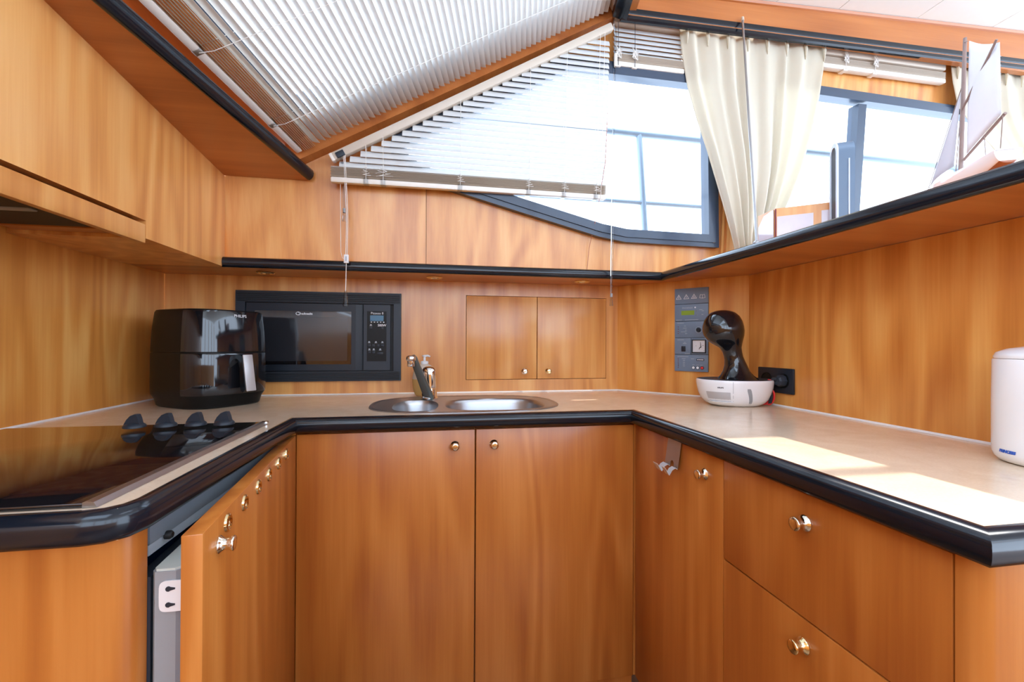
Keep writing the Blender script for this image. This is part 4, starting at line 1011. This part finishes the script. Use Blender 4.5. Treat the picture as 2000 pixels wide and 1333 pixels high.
# ------------------------------------------------------------------ things on the shelf
a, b = V((0.871, 1.066, ZS1 + 0.002)), V((1.116, 1.440, 1.2015))
rd = thing('steel_rod', 'thin steel rod leaning from the shelf edge up past the gathered curtain', 'rod', a)
obj('rod', tube(B(), [a, b], 0.0035, 10), STEEL, rd)
obj('end_cap', tube(B(), [b - (b - a).normalized() * 0.012, b + (b - a).normalized() * 0.008], 0.0052, 10), RAILM, rd)
obj('foot', lathe(B(), [(0.010, 0), (0.010, 0.003), (0.005, 0.008)], Matrix.Translation((0.871, 1.066, ZS1 + 0.0012)), 16), STEEL, rd)

wb = thing('wooden_box', 'wood grain box with pale painted-on window reflections standing on the shelf', 'box', (1.13, 1.18, ZS1))
A_, C_, D_, E_ = V((1.046, 1.200, 0)), V((1.190, 1.090, 0)), V((1.245, 1.190, 0)), V((1.052, 1.282, 0))
zb0, zb1 = ZS1 + 0.0003, 0.423
obj('case', loft(B(), [[V((p.x, p.y, z)) for p in (A_, C_, D_, E_)] for z in (zb0, zb1)]), WZ, wb)
fx = (C_ - A_).normalized(); fn = V((fx.y, -fx.x, 0))
if fn.dot(-A_) < 0: fn = -fn
FB = frame(A_ + V((0, 0, zb0)), fx, (0, 0, 1), fn) if fx.cross(V((0, 0, 1))).dot(fn) > 0 else frame(A_ + V((0, 0, zb0)), fx, (0, 0, 1), fn)
hgt = zb1 - zb0
obj('window_reflection', prism(B(), rect(0.004, 0.098, 0.006, hgt - 0.026), FB, 0.0015), PALEBOX, wb)  # pale plates put window reflections into the colour of the front
obj('window_reflection', prism(B(), rect(0.118, 0.176, 0.006, hgt - 0.022), FB, 0.0015), PALEBOX, wb)
obj('corner_edge', tube(B(), [A_ + V((0, 0, zb0 + 0.003)), A_ + V((0, 0, zb1 - 0.002))], 0.0022, 6), DKRED, wb)
sx = (E_ - A_).normalized()
obj('side_sheet', loft(B(), [[A_ + sx * s + V((-0.0015, 0, zz)) for s, zz in ((0.006, zb0), (0.076, zb0), (0.076, zb1 - 0.04), (0.05, zb1 - 0.010), (0.006, zb1 - 0.002))], [A_ + sx * s + V((-0.0035, 0, zz)) for s, zz in ((0.006, zb0), (0.076, zb0), (0.076, zb1 - 0.04), (0.05, zb1 - 0.010), (0.006, zb1 - 0.002))]]), PALEBOX, wb)
for s in (0.075, 0.135):
    c = A_ + fx * s - fn * 0.03
    obj('stud', lathe(B(), [(0.007, 0), (0.007, 0.004), (0.004, 0.0065), (0.0001, 0.007)], Matrix.Translation((c.x, c.y, zb1)), 14), GREYP, wb)

fa, fb = V((0.52, 0.854, 0)), V((0.854, -0.52, 0))
K = V((1.117, 1.050, ZS1 + 0.0004))
fnn = thing('desk_fan', 'tall slate blue fan with an arched slot standing on the shelf', 'fan', K)
fw, fh = 0.070, 0.303
arch = [(0, 0), (fw, 0), (fw, fh - fw / 2)] + [(fw / 2 + fw / 2 * math.cos(t), fh - fw / 2 + fw / 2 * math.sin(t)) for t in [pi * i / 16 for i in range(1, 16)]] + [(0, fh - fw / 2)]
FM = frame(K, fa, (0, 0, 1), fb)
if Matrix(((fa.x, 0, fb.x), (fa.y, 0, fb.y), (0, 1, 0))).determinant() < 0: pass
arch = ccw(arch)
bm = B(); prism(bm, arch, FM, 0.038); obj('body', bm, SLATEFAN, fnn, smooth=40)
obj('rim', xform(plate([arch, inset(arch, 0.012)], 0.004), FM @ Matrix.Translation((0, 0, -0.004))), LIGHTFAN, fnn)
inn_ = inset(arch, 0.013)
obj('slot', xform(plate([inn_], 0.001), FM @ Matrix.Translation((0, 0, -0.0015))), NAVY2, fnn, label='dark arched slot')
g0 = K - fa * 0.0 + fb * 0.024
obj('groove_strip', tube(B(), [g0 + V((-fa.x * 0.0006, -fa.y * 0.0006, 0.012)), g0 + V((-fa.x * 0.0006, -fa.y * 0.0006, 0.245))], 0.0018, 6), LIGHTFAN, fnn)

# model sailing boat (own frame: x towards the bow)
bt = thing('model_sailboat', 'model sailing boat with white sails and a brown keel on the shelf', 'model boat', (0.990, 0.668, ZS1), math.atan2(0.913, 0.41))
hz = 0.275
def hullsec(x, t0, t1, n=8):
    s = (x + 0.0975) / 0.195
    hbm = 0.031 * (0.62 + 0.38 * math.sin(min(1, s / 0.45) * pi / 2)) * (max(0.0, 1 - max(0.0, (s - 0.45) / 0.55) ** 2.0)) + 0.0006
    zd = 0.317 + 0.012 * (2 * abs(s - 0.45)) ** 2 - hz + (0.004 if s < 0.4 else 0.002)
    zk = 0.284 - hz + 0.024 * max(0.0, (0.35 - s) / 0.35) ** 1.4 + 0.036 * max(0.0, (s - 0.55) / 0.45) ** 2.2
    zk = min(zk, zd - 0.003)
    P = []
    for i in range(n + 1):
        t = t0 + (t1 - t0) * i / n; a = t * pi / 2
        P.append((hbm * math.cos(a) ** 0.75 if a < pi / 2 - 1e-6 else 0.0003, zd - (zd - zk) * math.sin(a) ** 1.15))
    return P
XS = [-0.0975 + 0.195 * i / 18 for i in range(19)]
def hull_loft(t0, t1, top):
    rings = []
    for x in XS:
        P = hullsec(x, t0, t1); P2 = hullsec(x + 0.012 * 0, t0, t1)
        rake = lambda z: (-0.012 if x < -0.09 else 0.0) * (z - 0.03) / 0.02
        rings.append([V((x, y, z)) for y, z in P] + [V((x, -y, z)) for y, z in reversed(P)])
    return loft(B(), rings)
obj('hull', hull_loft(0.0, 0.66, True), WHITE, bt, smooth=50)
obj('keel', hull_loft(0.66, 1.0, False), BROWNW, bt, smooth=50)
obj('deck', loft(B(), [[V((x, y * s, z + 0.0006 + dz)) for s, dz in ((0.9, 0), (0.5, 0.0012), (-0.5, 0.0012), (-0.9, 0))] + [V((x, -y * 0.9, z - 0.002)), V((x, y * 0.9, z - 0.002))] for x in XS for y, z in (hullsec(x, 0, 1)[0],)]), WHITE, bt)
obj('stand', lathe(B(), [(0.010, 0.0003), (0.008, 0.002), (0.003, 0.004), (0.003, 0.013)], Matrix.Translation((-0.03, 0, 0)), 12), WHITE, bt)
obj('stand', lathe(B(), [(0.010, 0.0003), (0.008, 0.002), (0.003, 0.004), (0.003, 0.012)], Matrix.Translation((0.03, 0, 0)), 12), WHITE, bt)
def P(x, z, y=0.0): return V((x, y, z - hz))
obj('mast', tube(B(), [P(0.010, 0.318), P(0.004, 0.45), P(-0.002, 0.583)], [0.0038, 0.0036, 0.0028], 10), SPAR, bt)
obj('boom', tube(B(), [P(0.002, 0.352), P(-0.092, 0.394)], 0.0025, 8), SPAR, bt)
obj('sprit', tube(B(), [P(0.000, 0.448, 0.003), P(-0.082, 0.527, 0.005)], 0.0019, 8), SPAR, bt)
bm = B(); g = []
for j in range(13):
    row = []
    for i in range(11):
        u, v = i / 10, j / 12
        x = (-0.006) * (1 - v) * (1 - u) + (-0.084) * (1 - v) * u + (-0.013) * v * (1 - u) + (-0.081) * v * u
        z = 0.360 * (1 - v) * (1 - u) + 0.396 * (1 - v) * u + 0.570 * v * (1 - u) + 0.522 * v * u
        z -= 0.005 * math.sin(u * pi) * v
        row.append(bm.verts.new(P(x, z, 0.007 * math.sin(u * pi) * math.sin(v * pi))))
    g.append(row)
for j in range(12):
    for i in range(10): bm.faces.new((g[j][i], g[j][i + 1], g[j + 1][i + 1], g[j + 1][i]))
ms = obj('mainsail', bm, SAILM, bt, smooth=180); ms.modifiers.new('thickness', 'SOLIDIFY').thickness = 0.0005
for q in range(7):
    v0 = 0.06 + q * 0.13
    obj('seam', tube(B(), [P(-0.008 - 0.004 * v0, 0.362 + 0.20 * v0, -0.0012), P(-0.045, 0.372 + 0.19 * v0, -0.0012 + 0.001), P(-0.082, 0.400 + 0.115 * v0, -0.0012)], 0.0004, 4), GREYPRINT, ms)
bm = B(); g = []
for j in range(11):
    row = []
    for i in range(7):
        u, v = i / 6, j / 10
        a = V((0.098, 0.329)) * (1 - u) + V((0.027, 0.350)) * u
        c = a * (1 - v) + V((0.008, 0.487)) * v
        row.append(bm.verts.new(P(c.x, c.y, 0.008 * math.sin(u * pi) * (1 - v))))
    g.append(row)
for j in range(10):
    for i in range(6): bm.faces.new((g[j][i], g[j][i + 1], g[j + 1][i + 1], g[j + 1][i]))
js = obj('jib', bm, JIBM, bt, smooth=180); js.modifiers.new('thickness', 'SOLIDIFY').thickness = 0.0004
for p, q in (((0.098, 0.329), (-0.001, 0.50)), ((0.020, 0.325), (0.001, 0.49)), ((0.012, 0.325), (-0.001, 0.47)), ((-0.090, 0.394), (-0.084, 0.328)), ((-0.05, 0.375), (-0.055, 0.322)), ((-0.013, 0.570), (-0.002, 0.575))):
    obj('rigging', tube(B(), [P(*p, 0.002), P(*q, 0.002)], 0.0007, 5), SPAR, bt)
obj('bowsprit', tube(B(), [P(0.080, 0.327), P(0.106, 0.326)], 0.0016, 6), WHITE, bt)

# thin wire down the tapering window
tw = thing('wire', 'thin red-brown wire hanging down across the tapering window to the shelf', 'wire', (0.58, 1.515, ZS1))
obj('strand', tube(B(), [wl(0.607, 0.83, 0.066), wl(0.604, 0.66, 0.066), wl(0.586, 0.48, 0.045), wl(0.571, 0.36, 0.012), wl(0.567, 0.281, 0.006)], 0.0010, 6), COPPER, tw)

# ------------------------------------------------------------------ steel railing out on the side deck
rl = thing('deck_railing', 'steel deck railing outside beyond the side windows', 'railing', (1.1, 2.2, -0.6))
obj('top_rail', tube(B(), [V((-0.8, 2.2, 1.155)), V((0.92, 2.2, 1.132)), V((3.6, 2.2, 1.100))], 0.019, 14), OLIVE, rl)
obj('lower_rail', tube(B(), [V((-0.8, 2.2, 0.770)), V((1.46, 2.2, 0.757)), V((3.6, 2.2, 0.750))], 0.012, 12), OLIVE, rl)
obj('stanchion', tube(B(), [V((1.080, 2.2, 1.130)), V((1.200, 2.2, -0.6))], 0.017, 12), OLIVE, rl)
obj('stanchion', tube(B(), [V((3.20, 2.2, 1.10)), V((3.32, 2.2, -0.6))], 0.017, 12), OLIVE, rl)
S('side_deck', bx(-1.5, 4.0, 1.85, 2.6, -0.64, -0.60), plain('deck_white', (0.70, 0.72, 0.74), 0.6))
